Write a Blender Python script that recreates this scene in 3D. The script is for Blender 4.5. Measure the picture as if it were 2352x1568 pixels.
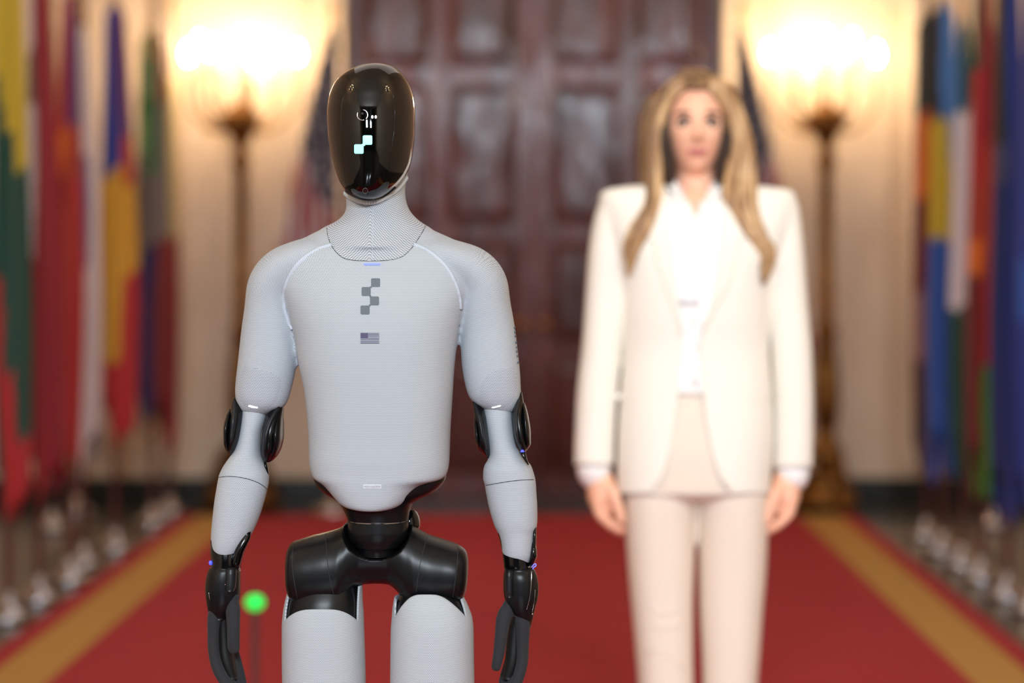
import bpy, math, random
import numpy as np
from mathutils import Vector, Matrix
from mathutils.bvhtree import BVHTree
from mathutils import geometry as geo

random.seed(4)
for o in list(bpy.data.objects): bpy.data.objects.remove(o)
SC = bpy.context.scene
COL = SC.collection
PI = math.pi

# ------------------------------------------------------------------ camera
F = 85 / 36 * 2352          # focal length in pixels
PX, PY, CH = 1227.0, 600.0, 1.39
cd = bpy.data.cameras.new('camera'); cam = bpy.data.objects.new('camera', cd); COL.objects.link(cam)
cam.location = (0, 0, CH); cam.rotation_euler = (PI / 2, 0, 0)
cd.lens = 85; cd.sensor_width = 36
cd.shift_x = (1176 - PX) / 2352; cd.shift_y = (PY - 784) / 2352
cd.dof.use_dof = True; cd.dof.focus_distance = 3.74; cd.dof.aperture_fstop = 1.9
cd.clip_start = 0.05
SC.camera = cam
SC.view_settings.view_transform = 'Standard'; SC.view_settings.look = 'None'
SC.view_settings.gamma = 1; SC.view_settings.use_curve_mapping = False
SC.view_settings.exposure = 0.0

# ------------------------------------------------------------------ world and big lights
wd = bpy.data.worlds.new('world'); SC.world = wd; wd.use_nodes = True
wd.node_tree.nodes['Background'].inputs[0].default_value = (0.55, 0.55, 0.6, 1)
wd.node_tree.nodes['Background'].inputs[1].default_value = 0.12

def area(name, loc, target, sx, sy, power, col):
    l = bpy.data.lights.new(name, 'AREA'); l.shape = 'RECTANGLE'; l.size = sx; l.size_y = sy
    l.energy = power; l.color = col
    o = bpy.data.objects.new(name, l); COL.objects.link(o); o.location = loc
    o.rotation_euler = (Vector(target) - Vector(loc)).to_track_quat('-Z', 'Y').to_euler()
    return o
area('press_light', (-0.80, -4.0, 3.5), (0.1, 5.2, 1.3), 0.45, 0.5, 300, (0.80, 0.90, 1.0))
area('press_light.001', (0.72, -4.0, 3.5), (0.3, 5.6, 1.4), 0.45, 0.5, 300, (0.80, 0.90, 1.0))
sp = bpy.data.lights.new('added_woman_spot', 'SPOT'); sp.energy = 470; sp.spot_size = math.radians(26); sp.spot_blend = 0.7; sp.shadow_soft_size = 0.12; sp.color = (1.0, 0.95, 0.88)  # spot added only to brighten the woman, no known fixture
spo = bpy.data.objects.new('added_woman_spot', sp); COL.objects.link(spo); spo.location = (1.3, 0.4, 4.5)
spo.rotation_euler = (Vector((0.5, 5.95, 1.25)) - spo.location).to_track_quat('-Z', 'Y').to_euler()
area('added_overhead_fill', (0, 9.0, 4.85), (0, 9.0, 0), 4.0, 7.0, 60, (1.0, 0.95, 0.88))  # added soft fill from overhead, not a fixture of the hall

# ------------------------------------------------------------------ helpers
def lin(c):
    return tuple(((x / 255) / 12.92 if x / 255 <= 0.04045 else ((x / 255 + 0.055) / 1.055) ** 2.4) for x in c) + (1,)

def W(px, py, D): return np.array([(px - PX) / F * D, D, CH - (py - PY) / F * D])

def proj(v):
    v = np.asarray(v); return PX + F * v[..., 0] / v[..., 1], PY - F * (v[..., 2] - CH) / v[..., 1]

def mat(name, col, rough=0.6, metal=0.0, coat=0.0, emit=None, es=0, spec=0.5, noise=None, bump=None, sheen=0.0):
    m = bpy.data.materials.new(name); m.use_nodes = True; nt = m.node_tree; b = nt.nodes['Principled BSDF']
    b.inputs['Base Color'].default_value = lin(col); b.inputs['Roughness'].default_value = rough
    b.inputs['Metallic'].default_value = metal; b.inputs['Coat Weight'].default_value = coat
    b.inputs['Coat Roughness'].default_value = 0.04; b.inputs['Specular IOR Level'].default_value = spec
    b.inputs['Sheen Weight'].default_value = sheen
    if emit: b.inputs['Emission Color'].default_value = lin(emit); b.inputs['Emission Strength'].default_value = es
    if noise or bump:
        tc = nt.nodes.new('ShaderNodeTexCoord'); n = nt.nodes.new('ShaderNodeTexNoise')
        mp = nt.nodes.new('ShaderNodeMapping'); nt.links.new(tc.outputs['Object'], mp.inputs[0]); nt.links.new(mp.outputs[0], n.inputs['Vector'])
        q = noise or bump
        n.inputs['Scale'].default_value = q[0]; n.inputs['Detail'].default_value = 5
        if len(q) > 3: mp.inputs['Scale'].default_value = q[3]
        if noise:
            r = nt.nodes.new('ShaderNodeMix'); r.data_type = 'RGBA'
            r.inputs[6].default_value = lin(col); r.inputs[7].default_value = lin(noise[1])
            cr = nt.nodes.new('ShaderNodeMapRange'); cr.inputs[1].default_value = 0.35; cr.inputs[2].default_value = 0.65
            nt.links.new(n.outputs[0], cr.inputs[0]); nt.links.new(cr.outputs[0], r.inputs[0]); nt.links.new(r.outputs[2], b.inputs['Base Color'])
        if bump or (noise and noise[2]):
            bp = nt.nodes.new('ShaderNodeBump'); bp.inputs['Strength'].default_value = 1.0
            bp.inputs['Distance'].default_value = (bump[1] if bump else noise[2])
            nt.links.new(n.outputs[0], bp.inputs['Height']); nt.links.new(bp.outputs[0], b.inputs['Normal'])
            if coat: nt.links.new(bp.outputs[0], b.inputs['Coat Normal'])
    return m

def knit(name, pitch, light, dark, shear=0.5, bumpd=0.0002):
    m = mat(name, light, 0.85, sheen=0.1); nt = m.node_tree; b = nt.nodes['Principled BSDF']
    uv = nt.nodes.new('ShaderNodeUVMap'); sp = nt.nodes.new('ShaderNodeSeparateXYZ'); cb = nt.nodes.new('ShaderNodeCombineXYZ')
    nt.links.new(uv.outputs[0], sp.inputs[0])
    a = nt.nodes.new('ShaderNodeMath'); a.operation = 'MULTIPLY'; a.inputs[1].default_value = 1 / 0.87; nt.links.new(sp.outputs[1], a.inputs[0])
    s = nt.nodes.new('ShaderNodeMath'); s.operation = 'MULTIPLY_ADD'; s.inputs[1].default_value = shear
    nt.links.new(a.outputs[0], s.inputs[0]); nt.links.new(sp.outputs[0], s.inputs[2])
    nt.links.new(s.outputs[0], cb.inputs[0]); nt.links.new(a.outputs[0], cb.inputs[1])
    v = nt.nodes.new('ShaderNodeTexVoronoi'); v.voronoi_dimensions = '2D'; v.inputs['Scale'].default_value = 1 / pitch
    v.inputs['Randomness'].default_value = 0.0; nt.links.new(cb.outputs[0], v.inputs['Vector'])
    r = nt.nodes.new('ShaderNodeMapRange'); r.inputs[1].default_value = 0.18; r.inputs[2].default_value = 0.60; nt.links.new(v.outputs['Distance'], r.inputs[0])
    x = nt.nodes.new('ShaderNodeMix'); x.data_type = 'RGBA'; x.inputs[6].default_value = lin(light); x.inputs[7].default_value = lin(dark)
    nt.links.new(r.outputs[0], x.inputs[0]); nt.links.new(x.outputs[2], b.inputs['Base Color'])
    bp = nt.nodes.new('ShaderNodeBump'); bp.invert = True; bp.inputs['Distance'].default_value = bumpd; bp.inputs['Strength'].default_value = 0.6
    nt.links.new(r.outputs[0], bp.inputs['Height']); nt.links.new(bp.outputs[0], b.inputs['Normal'])
    return m

class MB:
    """collects verts, faces, per-vertex uv; build() links ONE mesh object"""
    def __init__(s): s.v = []; s.f = []; s.uv = []; s.mi = []
    def add(s, v, f, uv=None, mi=0):
        o = len(s.v); s.v += [tuple(map(float, p)) for p in v]; s.f += [tuple(i + o for i in q) for q in f]
        s.uv += ([tuple(map(float, p)) for p in uv] if uv is not None else [(p[0], p[2]) for p in v]); s.mi += [mi] * len(f); return s
    def join(s, t): 
        o = len(s.v); s.v += t.v; s.uv += t.uv; s.f += [tuple(i + o for i in q) for q in t.f]; s.mi += t.mi; return s
    def mirror(s): pass
    def build(s, name, m, parent=None, smooth=True, solid=0, bevel=0, loc=None, auto=None):
        me = bpy.data.meshes.new(name); me.from_pydata(s.v, [], s.f)
        uvl = me.uv_layers.new(name='UVMap')
        li = np.empty(len(me.loops), dtype=np.int32); me.loops.foreach_get('vertex_index', li)
        if len(li): uvl.data.foreach_set('uv', np.array(s.uv, dtype=np.float32)[li].ravel())
        for mm in (m if isinstance(m, (list, tuple)) else [m]): me.materials.append(mm)
        me.polygons.foreach_set('material_index', s.mi)
        if smooth: me.polygons.foreach_set('use_smooth', [True] * len(me.polygons))
        if auto: me.set_sharp_from_angle(angle=auto)
        me.update()
        o = bpy.data.objects.new(name, me); COL.objects.link(o)
        if parent:
            o.parent = parent; off = parent_world(parent); o.location = -off
        if bevel:
            bm_ = o.modifiers.new('bevel', 'BEVEL'); bm_.width = bevel; bm_.segments = 2; bm_.limit_method = 'ANGLE'
        if solid:
            q = o.modifiers.new('solid', 'SOLIDIFY'); q.thickness = solid; q.offset = 1
        return o

def parent_world(p):
    l = Vector(p.location)
    while p.parent: p = p.parent; l = l + Vector(p.location)
    return l

def tag(o, label=None, cat=None, group=None, kind=None):
    if label: o['label'] = label
    if cat: o['category'] = cat
    if group: o['group'] = group
    if kind: o['kind'] = kind
    return o

def thing(name, loc, label, cat, group=None):
    o = bpy.data.objects.new(name, None); COL.objects.link(o); o.location = loc; o.empty_display_size = 0.1
    return tag(o, label, cat, group)

def pchip(x, y, q):
    x = np.asarray(x, float); y = np.asarray(y, float); h = np.diff(x); d = np.diff(y) / h
    m = np.zeros_like(y)
    for i in range(1, len(x) - 1):
        if d[i - 1] * d[i] > 0:
            w1 = 2 * h[i] + h[i - 1]; w2 = h[i] + 2 * h[i - 1]; m[i] = (w1 + w2) / (w1 / d[i - 1] + w2 / d[i])
    m[0] = d[0]; m[-1] = d[-1]
    i = np.clip(np.searchsorted(x, q) - 1, 0, len(x) - 2); t = (q - x[i]) / h[i]
    return ((1 + 2 * t) * (1 - t) ** 2 * y[i] + t * (1 - t) ** 2 * h[i] * m[i] + t * t * (3 - 2 * t) * y[i + 1] + t * t * (t - 1) * h[i] * m[i + 1])

def grid_faces(nv, nu, closed=True, caps=(False, False)):
    f = []
    for j in range(nv - 1):
        for i in range(nu if closed else nu - 1):
            a = j * nu + i; b = j * nu + (i + 1) % nu
            f.append((a, b, b + nu, a + nu))
    return f

def se(c, e): return np.sign(c) * np.abs(c) ** (2.0 / e)

def vl(rows, D, seg=56, e=2.3, nv=None, top=None, bot=None, cap=True, yc0=0.0, mi=0, fold=None):
    """horizontal-section loft traced in photo pixels. rows: (py, xl, xr, half_depth[, y_offset]); top/bot: functions of the angle giving py"""
    r = np.array([tuple(q) + (0.0,) * (5 - len(q)) for q in rows], float)
    y0, y1 = r[0, 0], r[-1, 0]
    nv = nv or max(8, int((y1 - y0) / 7))
    th = np.linspace(0, 2 * PI, seg, endpoint=False)
    # density towards ends
    t = np.linspace(0, 1, nv)[:, None]
    Y0 = np.array([top(a) if top else y0 for a in th])[None, :]; Y1 = np.array([bot(a) if bot else y1 for a in th])[None, :]
    P = Y0 + (Y1 - Y0) * t
    g = lambda k: pchip(r[:, 0], r[:, k], P.ravel()).reshape(P.shape)
    xl, xr, hd, yo = g(1), g(2), g(3), g(4)
    a = (xr - xl) / 2; c = (xr + xl) / 2
    cx = se(np.cos(th), e)[None, :]; sy = se(np.sin(th), e)[None, :]
    yy = D + yc0 + yo + hd * sy
    px = c + a * cx
    X = (px - PX) / F * D; Z = CH - (P - PY) / F * D
    if fold is not None: yy = yy + fold(X, Z, th[None, :])
    v = np.stack([X, yy, Z], -1).reshape(-1, 3)
    per = (a * D / F + hd).mean() / 2 * 1.57 * 2 / PI
    uv = np.stack([np.broadcast_to(th[None, :], P.shape) * per, -P * D / F], -1).reshape(-1, 2)
    m = MB(); f = grid_faces(nv, seg)
    m.add(v, f, uv, mi)
    if cap:
        for base, flip in ((0, True), ((nv - 1) * seg, False)):
            cpt = v[base:base + seg].mean(0); k = len(m.v); m.v.append(tuple(cpt)); m.uv.append(tuple(uv[base]))
            for i in range(seg):
                q = (base + i, base + (i + 1) % seg, k); m.f.append(q[::-1] if not flip else q); m.mi.append(mi)
    return m

def tube(pts, ra, rb=None, seg=16, e=2.0, sub=4, ref=(1, 0, 0), cap=True, rnd=True, mi=0):
    pts = np.array(pts, float); n = len(pts)
    ra = np.broadcast_to(np.array(ra, float), (n,)); rb = ra if rb is None else np.broadcast_to(np.array(rb, float), (n,))
    s = np.arange(n); q = np.linspace(0, n - 1, (n - 1) * sub + 1)
    if n > 2 and sub > 1: P = np.stack([cr(s, pts[:, k], q) for k in range(3)], -1)
    else: P = np.stack([np.interp(q, s, pts[:, k]) for k in range(3)], -1)
    A = pchip(s, ra, q); B = pchip(s, rb, q)
    T = np.gradient(P, axis=0); T /= np.linalg.norm(T, axis=1)[:, None] + 1e-12
    if rnd and cap:   # rounded ends
        def endcap(p, t, a, b, sgn):
            k = [0.35, 0.7, 0.92]; h = min(a, b)
            return [(p + sgn * t * h * z, a * math.sqrt(1 - z * z), b * math.sqrt(1 - z * z), t) for z in k]
        e0 = endcap(P[0], T[0], A[0], B[0], -1)[::-1]; e1 = endcap(P[-1], T[-1], A[-1], B[-1], 1)
        P = np.vstack([[x[0] for x in e0], P, [x[0] for x in e1]]); A = np.concatenate([[x[1] for x in e0], A, [x[1] for x in e1]])
        B = np.concatenate([[x[2] for x in e0], B, [x[2] for x in e1]]); T = np.vstack([[x[3] for x in e0], T, [x[3] for x in e1]])
    ref = np.array(ref, float)
    S = ref - (T @ ref)[:, None] * T; S /= np.linalg.norm(S, axis=1)[:, None] + 1e-9
    Bn = np.cross(T, S)
    th = np.linspace(0, 2 * PI, seg, endpoint=False)
    V = P[:, None, :] + S[:, None, :] * (A[:, None] * se(np.cos(th), e)[None, :])[..., None] + Bn[:, None, :] * (B[:, None] * se(np.sin(th), e)[None, :])[..., None]
    L = np.concatenate([[0], np.cumsum(np.linalg.norm(np.diff(P, axis=0), axis=1))])
    per = float((A + B).mean() / 2)
    uv = np.stack(np.broadcast_arrays(th[None, :] * per, L[:, None]), -1).reshape(-1, 2)
    m = MB(); nv = len(P); m.add(V.reshape(-1, 3), grid_faces(nv, seg), uv, mi)
    if cap:
        for base in (0, (nv - 1) * seg):
            k = len(m.v); m.v.append(tuple(P[0] if base == 0 else P[-1])); m.uv.append((0, 0))
            for i in range(seg):
                qd = (base + (i + 1) % seg, base + i, k); m.f.append(qd if base == 0 else qd[::-1]); m.mi.append(mi)
    return m

def cr(s, y, q):
    """catmull-rom"""
    i = np.clip(q.astype(int), 0, len(y) - 2); t = q - i
    yp = np.concatenate([[2 * y[0] - y[1]], y, [2 * y[-1] - y[-2]]])
    p0, p1, p2, p3 = yp[i], yp[i + 1], yp[i + 2], yp[i + 3]
    return 0.5 * (2 * p1 + (p2 - p0) * t + (2 * p0 - 5 * p1 + 4 * p2 - p3) * t ** 2 + (3 * p1 - p0 - 3 * p2 + p3) * t ** 3)

def ell(c, r, seg=24, rings=14, mi=0):
    m = MB(); v = []; 
    for j in range(1, rings):
        a = PI * j / rings
        for i in range(seg):
            b = 2 * PI * i / seg; v.append((c[0] + r[0] * math.sin(a) * math.cos(b), c[1] + r[1] * math.sin(a) * math.sin(b), c[2] + r[2] * math.cos(a)))
    f = [tuple(q[::-1]) for q in grid_faces(rings - 1, seg)]
    k = len(v); v.append((c[0], c[1], c[2] + r[2])); v.append((c[0], c[1], c[2] - r[2]))
    for i in range(seg):
        f.append((i, (i + 1) % seg, k)); f.append(((rings - 2) * seg + (i + 1) % seg, (rings - 2) * seg + i, k + 1))
    return m.add(v, f, None, mi)

def lathe(c, prof, seg=24, mi=0, smooth=True):
    m = MB(); v = []
    for r, z in prof:
        for i in range(seg):
            b = 2 * PI * i / seg; v.append((c[0] + r * math.cos(b), c[1] + r * math.sin(b), c[2] + z))
    return m.add(v, grid_faces(len(prof), seg), None, mi)

def box(x0, x1, y0, y1, z0, z1, mi=0):
    v = [(x, y, z) for z in (z0, z1) for x, y in ((x0, y0), (x1, y0), (x1, y1), (x0, y1))]
    return MB().add(v, [(3, 2, 1, 0), (4, 5, 6, 7), (0, 1, 5, 4), (1, 2, 6, 5), (2, 3, 7, 6), (3, 0, 4, 7)], None, mi)

def fuse(mbs, voxel, it=8, fac=0.5):
    m = MB()
    for q in mbs: m.join(q)
    me = bpy.data.meshes.new('t'); me.from_pydata(m.v, [], m.f); o = bpy.data.objects.new('t', me); COL.objects.link(o)
    r = o.modifiers.new('r', 'REMESH'); r.mode = 'VOXEL'; r.voxel_size = voxel
    if it: s = o.modifiers.new('s', 'SMOOTH'); s.factor = fac; s.iterations = it
    dg = bpy.context.evaluated_depsgraph_get(); dg.update(); ev = o.evaluated_get(dg); e = ev.to_mesh()
    v = np.empty(len(e.vertices) * 3); e.vertices.foreach_get('co', v); v = v.reshape(-1, 3)
    f = np.array([tuple(p.vertices) if len(p.vertices) == 4 else tuple(p.vertices) + (p.vertices[-1],) for p in e.polygons])
    ev.to_mesh_clear(); bpy.data.objects.remove(o); bpy.data.meshes.remove(me)
    return v, f

def sub(v, f, keep, uv=None):
    """MB of the faces in keep"""
    g = f[keep]; used = np.unique(g); mp = np.full(len(v), -1); mp[used] = np.arange(len(used)); g = mp[g]
    m = MB(); fl = [tuple(q) if len(set(q)) == 4 else tuple(dict.fromkeys(q)) for q in g.tolist()]
    return m.add(v[used], fl, None if uv is None else uv[used])

def bvh(m): return BVHTree.FromPolygons([Vector(p) for p in m.v], m.f)
def hit(b, px, py, off=0.0):
    d = Vector(W(px, py, 1.0)) - Vector((0, 0, CH)); d.normalize()
    h = b.ray_cast(Vector((0, 0, CH)), d)
    if h[0] is None: return None
    return h[0] - d * off

def inpoly(px, py, poly):
    r = np.zeros(px.shape, bool); n = len(poly)
    for i in range(n):
        x1, y1 = poly[i]; x2, y2 = poly[(i + 1) % n]
        c = ((y1 > py) != (y2 > py)); 
        with np.errstate(divide='ignore', invalid='ignore'): xx = (x2 - x1) * (py - y1) / ((y2 - y1) or 1e-9) + x1
        r ^= c & (px < xx)
    return r

def snap(v, f, cls, line, ymax, tol=9):
    """move vertices on the border between classes onto the drawn line (seen from the front)"""
    L = dens(line, 1.0); n = len(v); lo = np.full(n, 99); hi = np.full(n, -99)
    for k in range(4): np.minimum.at(lo, f[:, k], cls); np.maximum.at(hi, f[:, k], cls)
    idx = np.where((lo != hi) & (v[:, 1] < ymax))[0]
    px, py = proj(v[idx])
    for i, x, y in zip(idx, px, py):
        d = (L[:, 0] - x) ** 2 + (L[:, 1] - y) ** 2; k = d.argmin()
        if d[k] < tol * tol:
            D = v[i, 1]; v[i] = W(L[k, 0], L[k, 1], D)

def dens(line, step=3.0, smooth=True):
    l = np.array(line, float); n = len(l); q = np.linspace(0, n - 1, (n - 1) * 12 + 1)
    p = np.stack([cr(None, l[:, k], q) for k in range(2)], -1) if smooth and n > 2 else np.stack([np.interp(q, np.arange(n), l[:, k]) for k in range(2)], -1)
    s = np.concatenate([[0], np.cumsum(np.linalg.norm(np.diff(p, axis=0), axis=1))]); m = max(2, int(s[-1] / step) + 1)
    t = np.linspace(0, s[-1], m); return np.stack([np.interp(t, s, p[:, k]) for k in range(2)], -1)

def surf_line(b, line, r, m, name, parent, flat=None, off=0.0, smooth=True):
    P = [hit(b, x, y, off) for x, y in dens(line, 4.0, smooth)]; P = [p for p in P if p is not None]
    if len(P) < 3: return None
    rb = flat if flat else r
    return tube([tuple(p) for p in P], rb, r, seg=8, sub=1, ref=(0, -1, 0), rnd=False).build(name, m, parent)

def decal(b, poly, m, name, parent, th=0.0006, n=None):
    """thin printed or stitched patch lying on the surface: polygon in photo pixels, meshed and dropped onto it"""
    poly = np.array(poly, float); x0, y0 = poly.min(0); x1, y1 = poly.max(0)
    c = poly.mean(0); P = [c]; f = []; rings = 3
    d = len(poly)
    for k in range(1, rings + 1): P += list(c + (poly - c) * k / rings)
    H = [hit(b, x, y, th) for x, y in P]
    if any(h is None for h in H): return None
    f = [(0, 1 + i, 1 + (i + 1) % d) for i in range(d)]
    for k in range(rings - 1):
        for i in range(d):
            a = 1 + k * d + i; e_ = 1 + k * d + (i + 1) % d; f.append((a, a + d, e_ + d, e_))
    # skirt down to the cloth
    n0 = len(H); H2 = [h + Vector((0, th * 1.5, 0)) for h in H[-d:]]
    f += [(n0 - d + i, n0 + i, n0 + (i + 1) % d, n0 - d + (i + 1) % d) for i in range(d)]
    return MB().add([tuple(h) for h in H + H2], f).build(name, m, parent, smooth=False)

def rrect(x0, y0, x1, y1, r, k=5):
    o = []
    for cx, cy, a0 in ((x1 - r, y0 + r, -90), (x1 - r, y1 - r, 0), (x0 + r, y1 - r, 90), (x0 + r, y0 + r, 180)):
        for i in range(k + 1): a = math.radians(a0 + 90 * i / k); o.append((cx + r * math.cos(a), cy + r * math.sin(a)))
    return o

# ------------------------------------------------------------------ materials
M = {}
M['wall'] = mat('cream_plaster', (222, 200, 176), 0.7, noise=(3.0, (216, 192, 166), 0.001))
M['wall_trim'] = mat('cream_moulding', (228, 210, 188), 0.55)
M['dim_wall'] = mat('dark_brown_unseen_wall', (46, 38, 32), 0.9)
M['ceiling'] = mat('ceiling_plaster', (228, 220, 206), 0.8, bump=(4, 0.001))
M['marble'] = mat('floor_marble', (70, 66, 56), 0.16, noise=(1.6, (48, 45, 38), 0))
M['dmarble'] = mat('green_black_marble', (28, 30, 22), 0.35, spec=0.3, noise=(5, (18, 19, 14), 0))
M['red'] = mat('red_carpet_pile', (172, 32, 40), 0.95, noise=(260, (156, 26, 34), 0.002))
M['gold_band'] = mat('gold_carpet_band', (192, 146, 70), 0.95, noise=(240, (176, 130, 58), 0.002))
M['mahog'] = mat('mahogany', (104, 42, 28), 0.27, coat=0.12, spec=0.3, noise=(2.2, (66, 26, 18), 0.014, (6, 6, 0.7)))
M['mahog_dark'] = mat('mahogany_panel', (90, 34, 22), 0.25, coat=0.22, spec=0.3, noise=(2.6, (56, 22, 15), 0.016, (5, 5, 0.8)))
M['brass'] = mat('brass', (190, 140, 60), 0.28, 1.0)
M['bronze'] = mat('dark_bronze', (150, 104, 52), 0.4, 0.9, noise=(14, (104, 68, 30), 0.002))
M['silver'] = mat('polished_steel', (190, 190, 196), 0.12, 1.0)
M['bulb'] = mat('lit_bulb', (255, 240, 210), 0.4, emit=(255, 224, 180), es=150)
M['cbulb'] = mat('chandelier_bulb', (255, 240, 210), 0.4, emit=(255, 226, 180), es=160)
M['candle'] = mat('candle_ivory', (240, 228, 200), 0.5)
M['pole_wood'] = mat('oak_flagpole', (170, 116, 58), 0.35, noise=(30, (140, 92, 42), 0))
M['pole_dark'] = mat('mahogany_flagpole', (86, 40, 36), 0.3)
M['knit'] = knit('pale_grey_knit', 0.00205, (212, 218, 224), (128, 136, 145))
M['knit_arm'] = knit('pale_grey_rib_knit', 0.0019, (211, 217, 224), (129, 137, 146))
M['knit_neck'] = knit('pale_grey_neck_knit', 0.0030, (214, 218, 224), (112, 119, 128), 0.5, 0.0004)
M['knit_patch'] = knit('coarse_grey_knit', 0.0026, (211, 216, 224), (114, 122, 134))
M['seam'] = mat('dark_seam', (38, 42, 48), 0.7)
M['tape'] = mat('bonded_white_tape', (190, 197, 209), 0.6)
M['satin'] = mat('satin_black_plastic', (15, 16, 18), 0.34, spec=0.28, bump=(900, 0.00004))
M['satin2'] = mat('graphite_plastic', (28, 30, 34), 0.38, spec=0.35)
M['gloss'] = mat('glossy_black_plastic', (8, 8, 9), 0.14, spec=0.4)
M['semi'] = mat('smooth_black_plastic', (12, 13, 14), 0.24, spec=0.3)
M['visor'] = mat('black_visor_glass', (4, 4, 4), 0.03, spec=0.5)
M['glove'] = mat('charcoal_glove_fabric', (38, 39, 43), 0.9, bump=(1800, 0.0002), sheen=0.06)
M['palm'] = mat('black_rubber', (16, 17, 18), 0.6)
M['slate'] = mat('slate_print', (98, 108, 114), 0.7)
M['violet'] = mat('violet_light_bar', (120, 135, 240), 0.4, emit=(105, 120, 255), es=0.55)
M['flagprint'] = mat('violet_grey_print', (84, 80, 112), 0.75)
M['cyan'] = mat('cyan_display', (150, 250, 245), 0.3, emit=(150, 248, 244), es=0.95)
M['white_led_and_glint'] = mat('white_led_and_glint', (255, 255, 255), 0.3, emit=(255, 255, 255), es=1.3)
M['blue_led'] = mat('blue_led', (60, 70, 240), 0.3, emit=(80, 90, 255), es=1.2)
M['lens'] = mat('lens_glass', (20, 22, 24), 0.02, coat=1)
M['lens_glint'] = mat('lens_ring_and_glint', (230, 230, 235), 0.2, 1.0)
M['plate'] = mat('care_label_white', (214, 218, 222), 0.6)
M['print'] = mat('grey_lettering', (128, 132, 138), 0.7)
M['skin'] = mat('skin', (253, 200, 170), 0.5, noise=(30, (250, 188, 158), 0))
M['lips'] = mat('lips', (206, 120, 122), 0.4)
M['eye'] = mat('eye_white', (236, 232, 228), 0.2); M['iris'] = mat('iris', (60, 70, 76), 0.2); M['lash'] = mat('lash', (48, 34, 28), 0.8)
M['nail'] = mat('pale_nail_varnish', (244, 214, 212), 0.2)
M['hair'] = mat('honey_hair', (214, 178, 130), 0.42, noise=(9, (146, 106, 70), 0.004, (5, 5, 0.9)))
M['hair_dark'] = mat('brown_hair_roots', (90, 66, 44), 0.5, noise=(9, (142, 106, 68), 0.003, (4, 4, 0.8)))
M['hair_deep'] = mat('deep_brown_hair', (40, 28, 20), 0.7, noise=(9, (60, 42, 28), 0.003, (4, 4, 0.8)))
M['ivory'] = mat('ivory_wool', (250, 246, 236), 0.75, bump=(700, 0.0004), sheen=0.1)
M['lapel'] = mat('ivory_lapel', (249, 245, 234), 0.7)
M['blouse'] = mat('white_silk', (252, 251, 250), 0.5)
M['trouser'] = mat('pale_beige_wool', (240, 228, 214), 0.8, bump=(600, 0.0004))
M['belt'] = mat('tan_belt', (196, 164, 124), 0.5)
M['shoe'] = mat('nude_leather', (214, 180, 150), 0.35)
M['button'] = mat('pearl_button', (225, 215, 195), 0.3)
M['green_led'] = mat('green_lamp', (40, 230, 90), 0.3, emit=(30, 235, 85), es=0.9)
M['stand'] = mat('grey_stand_metal', (70, 66, 70), 0.5)
M['crystal'] = mat('chandelier_crystal', (220, 220, 225), 0.05, 0.6)
FC = {}
def fcol(c):
    if c not in FC: FC[c] = mat('flag_cloth_%d' % len(FC), c, 0.7, sheen=0.1, bump=(60, 0.0006))
    return FC[c]

# ------------------------------------------------------------------ the setting
YB = 14.0; XS = 3.5; YR = -6.5; HC = 5.0; RC = -0.08
def struct(m, name, mt, **k): return tag(m.build(name, mt, None, **k), kind='structure')
struct(box(-XS - .2, XS + .2, YR, YB + 1, -0.2, 0), 'floor', M['marble'], smooth=False)
struct(box(-XS - .2, XS + .2, YR, YB + 1, HC, HC + .2), 'ceiling', M['ceiling'], smooth=False)
struct(box(-XS - .2, -XS, YR, YB + .6, 0, HC), 'wall_left', M['wall'], smooth=False)
struct(box(XS, XS + .2, YR, YB + .6, 0, HC), 'wall_right', M['wall'], smooth=False)
struct(box(-XS, XS, YR - .2, YR, 0, HC), 'wall_front', M['dim_wall'], smooth=False)  # unseen wall, coloured dark so the black parts mirror darkness
dxl = W(790, 0, YB)[0]; dxr = W(1662, 0, YB)[0]
wb = box(-XS, dxl, YB, YB + .35, 0, HC).join(box(dxr, XS, YB, YB + .35, 0, HC)).join(box(dxl, dxr, YB, YB + .35, 3.6, HC)).join(box(-XS, XS, YB + .35, YB + .5, 0, HC))
struct(wb, 'wall_back', M['wall'], smooth=False)
# door casing, pilasters, rails
ti = 0
def trim(x0, x1, y0, y1, z0, z1, m='wall_trim', bev=.01):
    global ti; ti += 1
    return struct(box(x0, x1, y0, y1, z0, z1), 'trim_%d' % ti, M[m], smooth=False, bevel=bev)
for s, x in ((-1, dxl), (1, dxr)):
    a, b_ = sorted((x, x + s * .09)); trim(a, b_, YB - .05, YB, 0.22, 3.6)
for px0, px1 in ((372, 402), (2082, 2112)):
    trim(W(px0, 0, YB)[0], W(px1, 0, YB)[0], YB - .06, YB, 0.2, HC)
for px0, px1 in ((430, 436), (690, 696), (1780, 1786), (2030, 2036)):
    trim(W(px0, 0, YB)[0], W(px1, 0, YB)[0], YB - .02, YB, 0.45, 3.9, bev=.005)
for s, (a, b_) in (('left', (-XS, dxl)), ('right', (dxr, XS))):
    struct(box(a, b_, YB - .06, YB, 0, .14), 'baseboard_' + s, M['dmarble'], smooth=False, bevel=.012)

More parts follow.
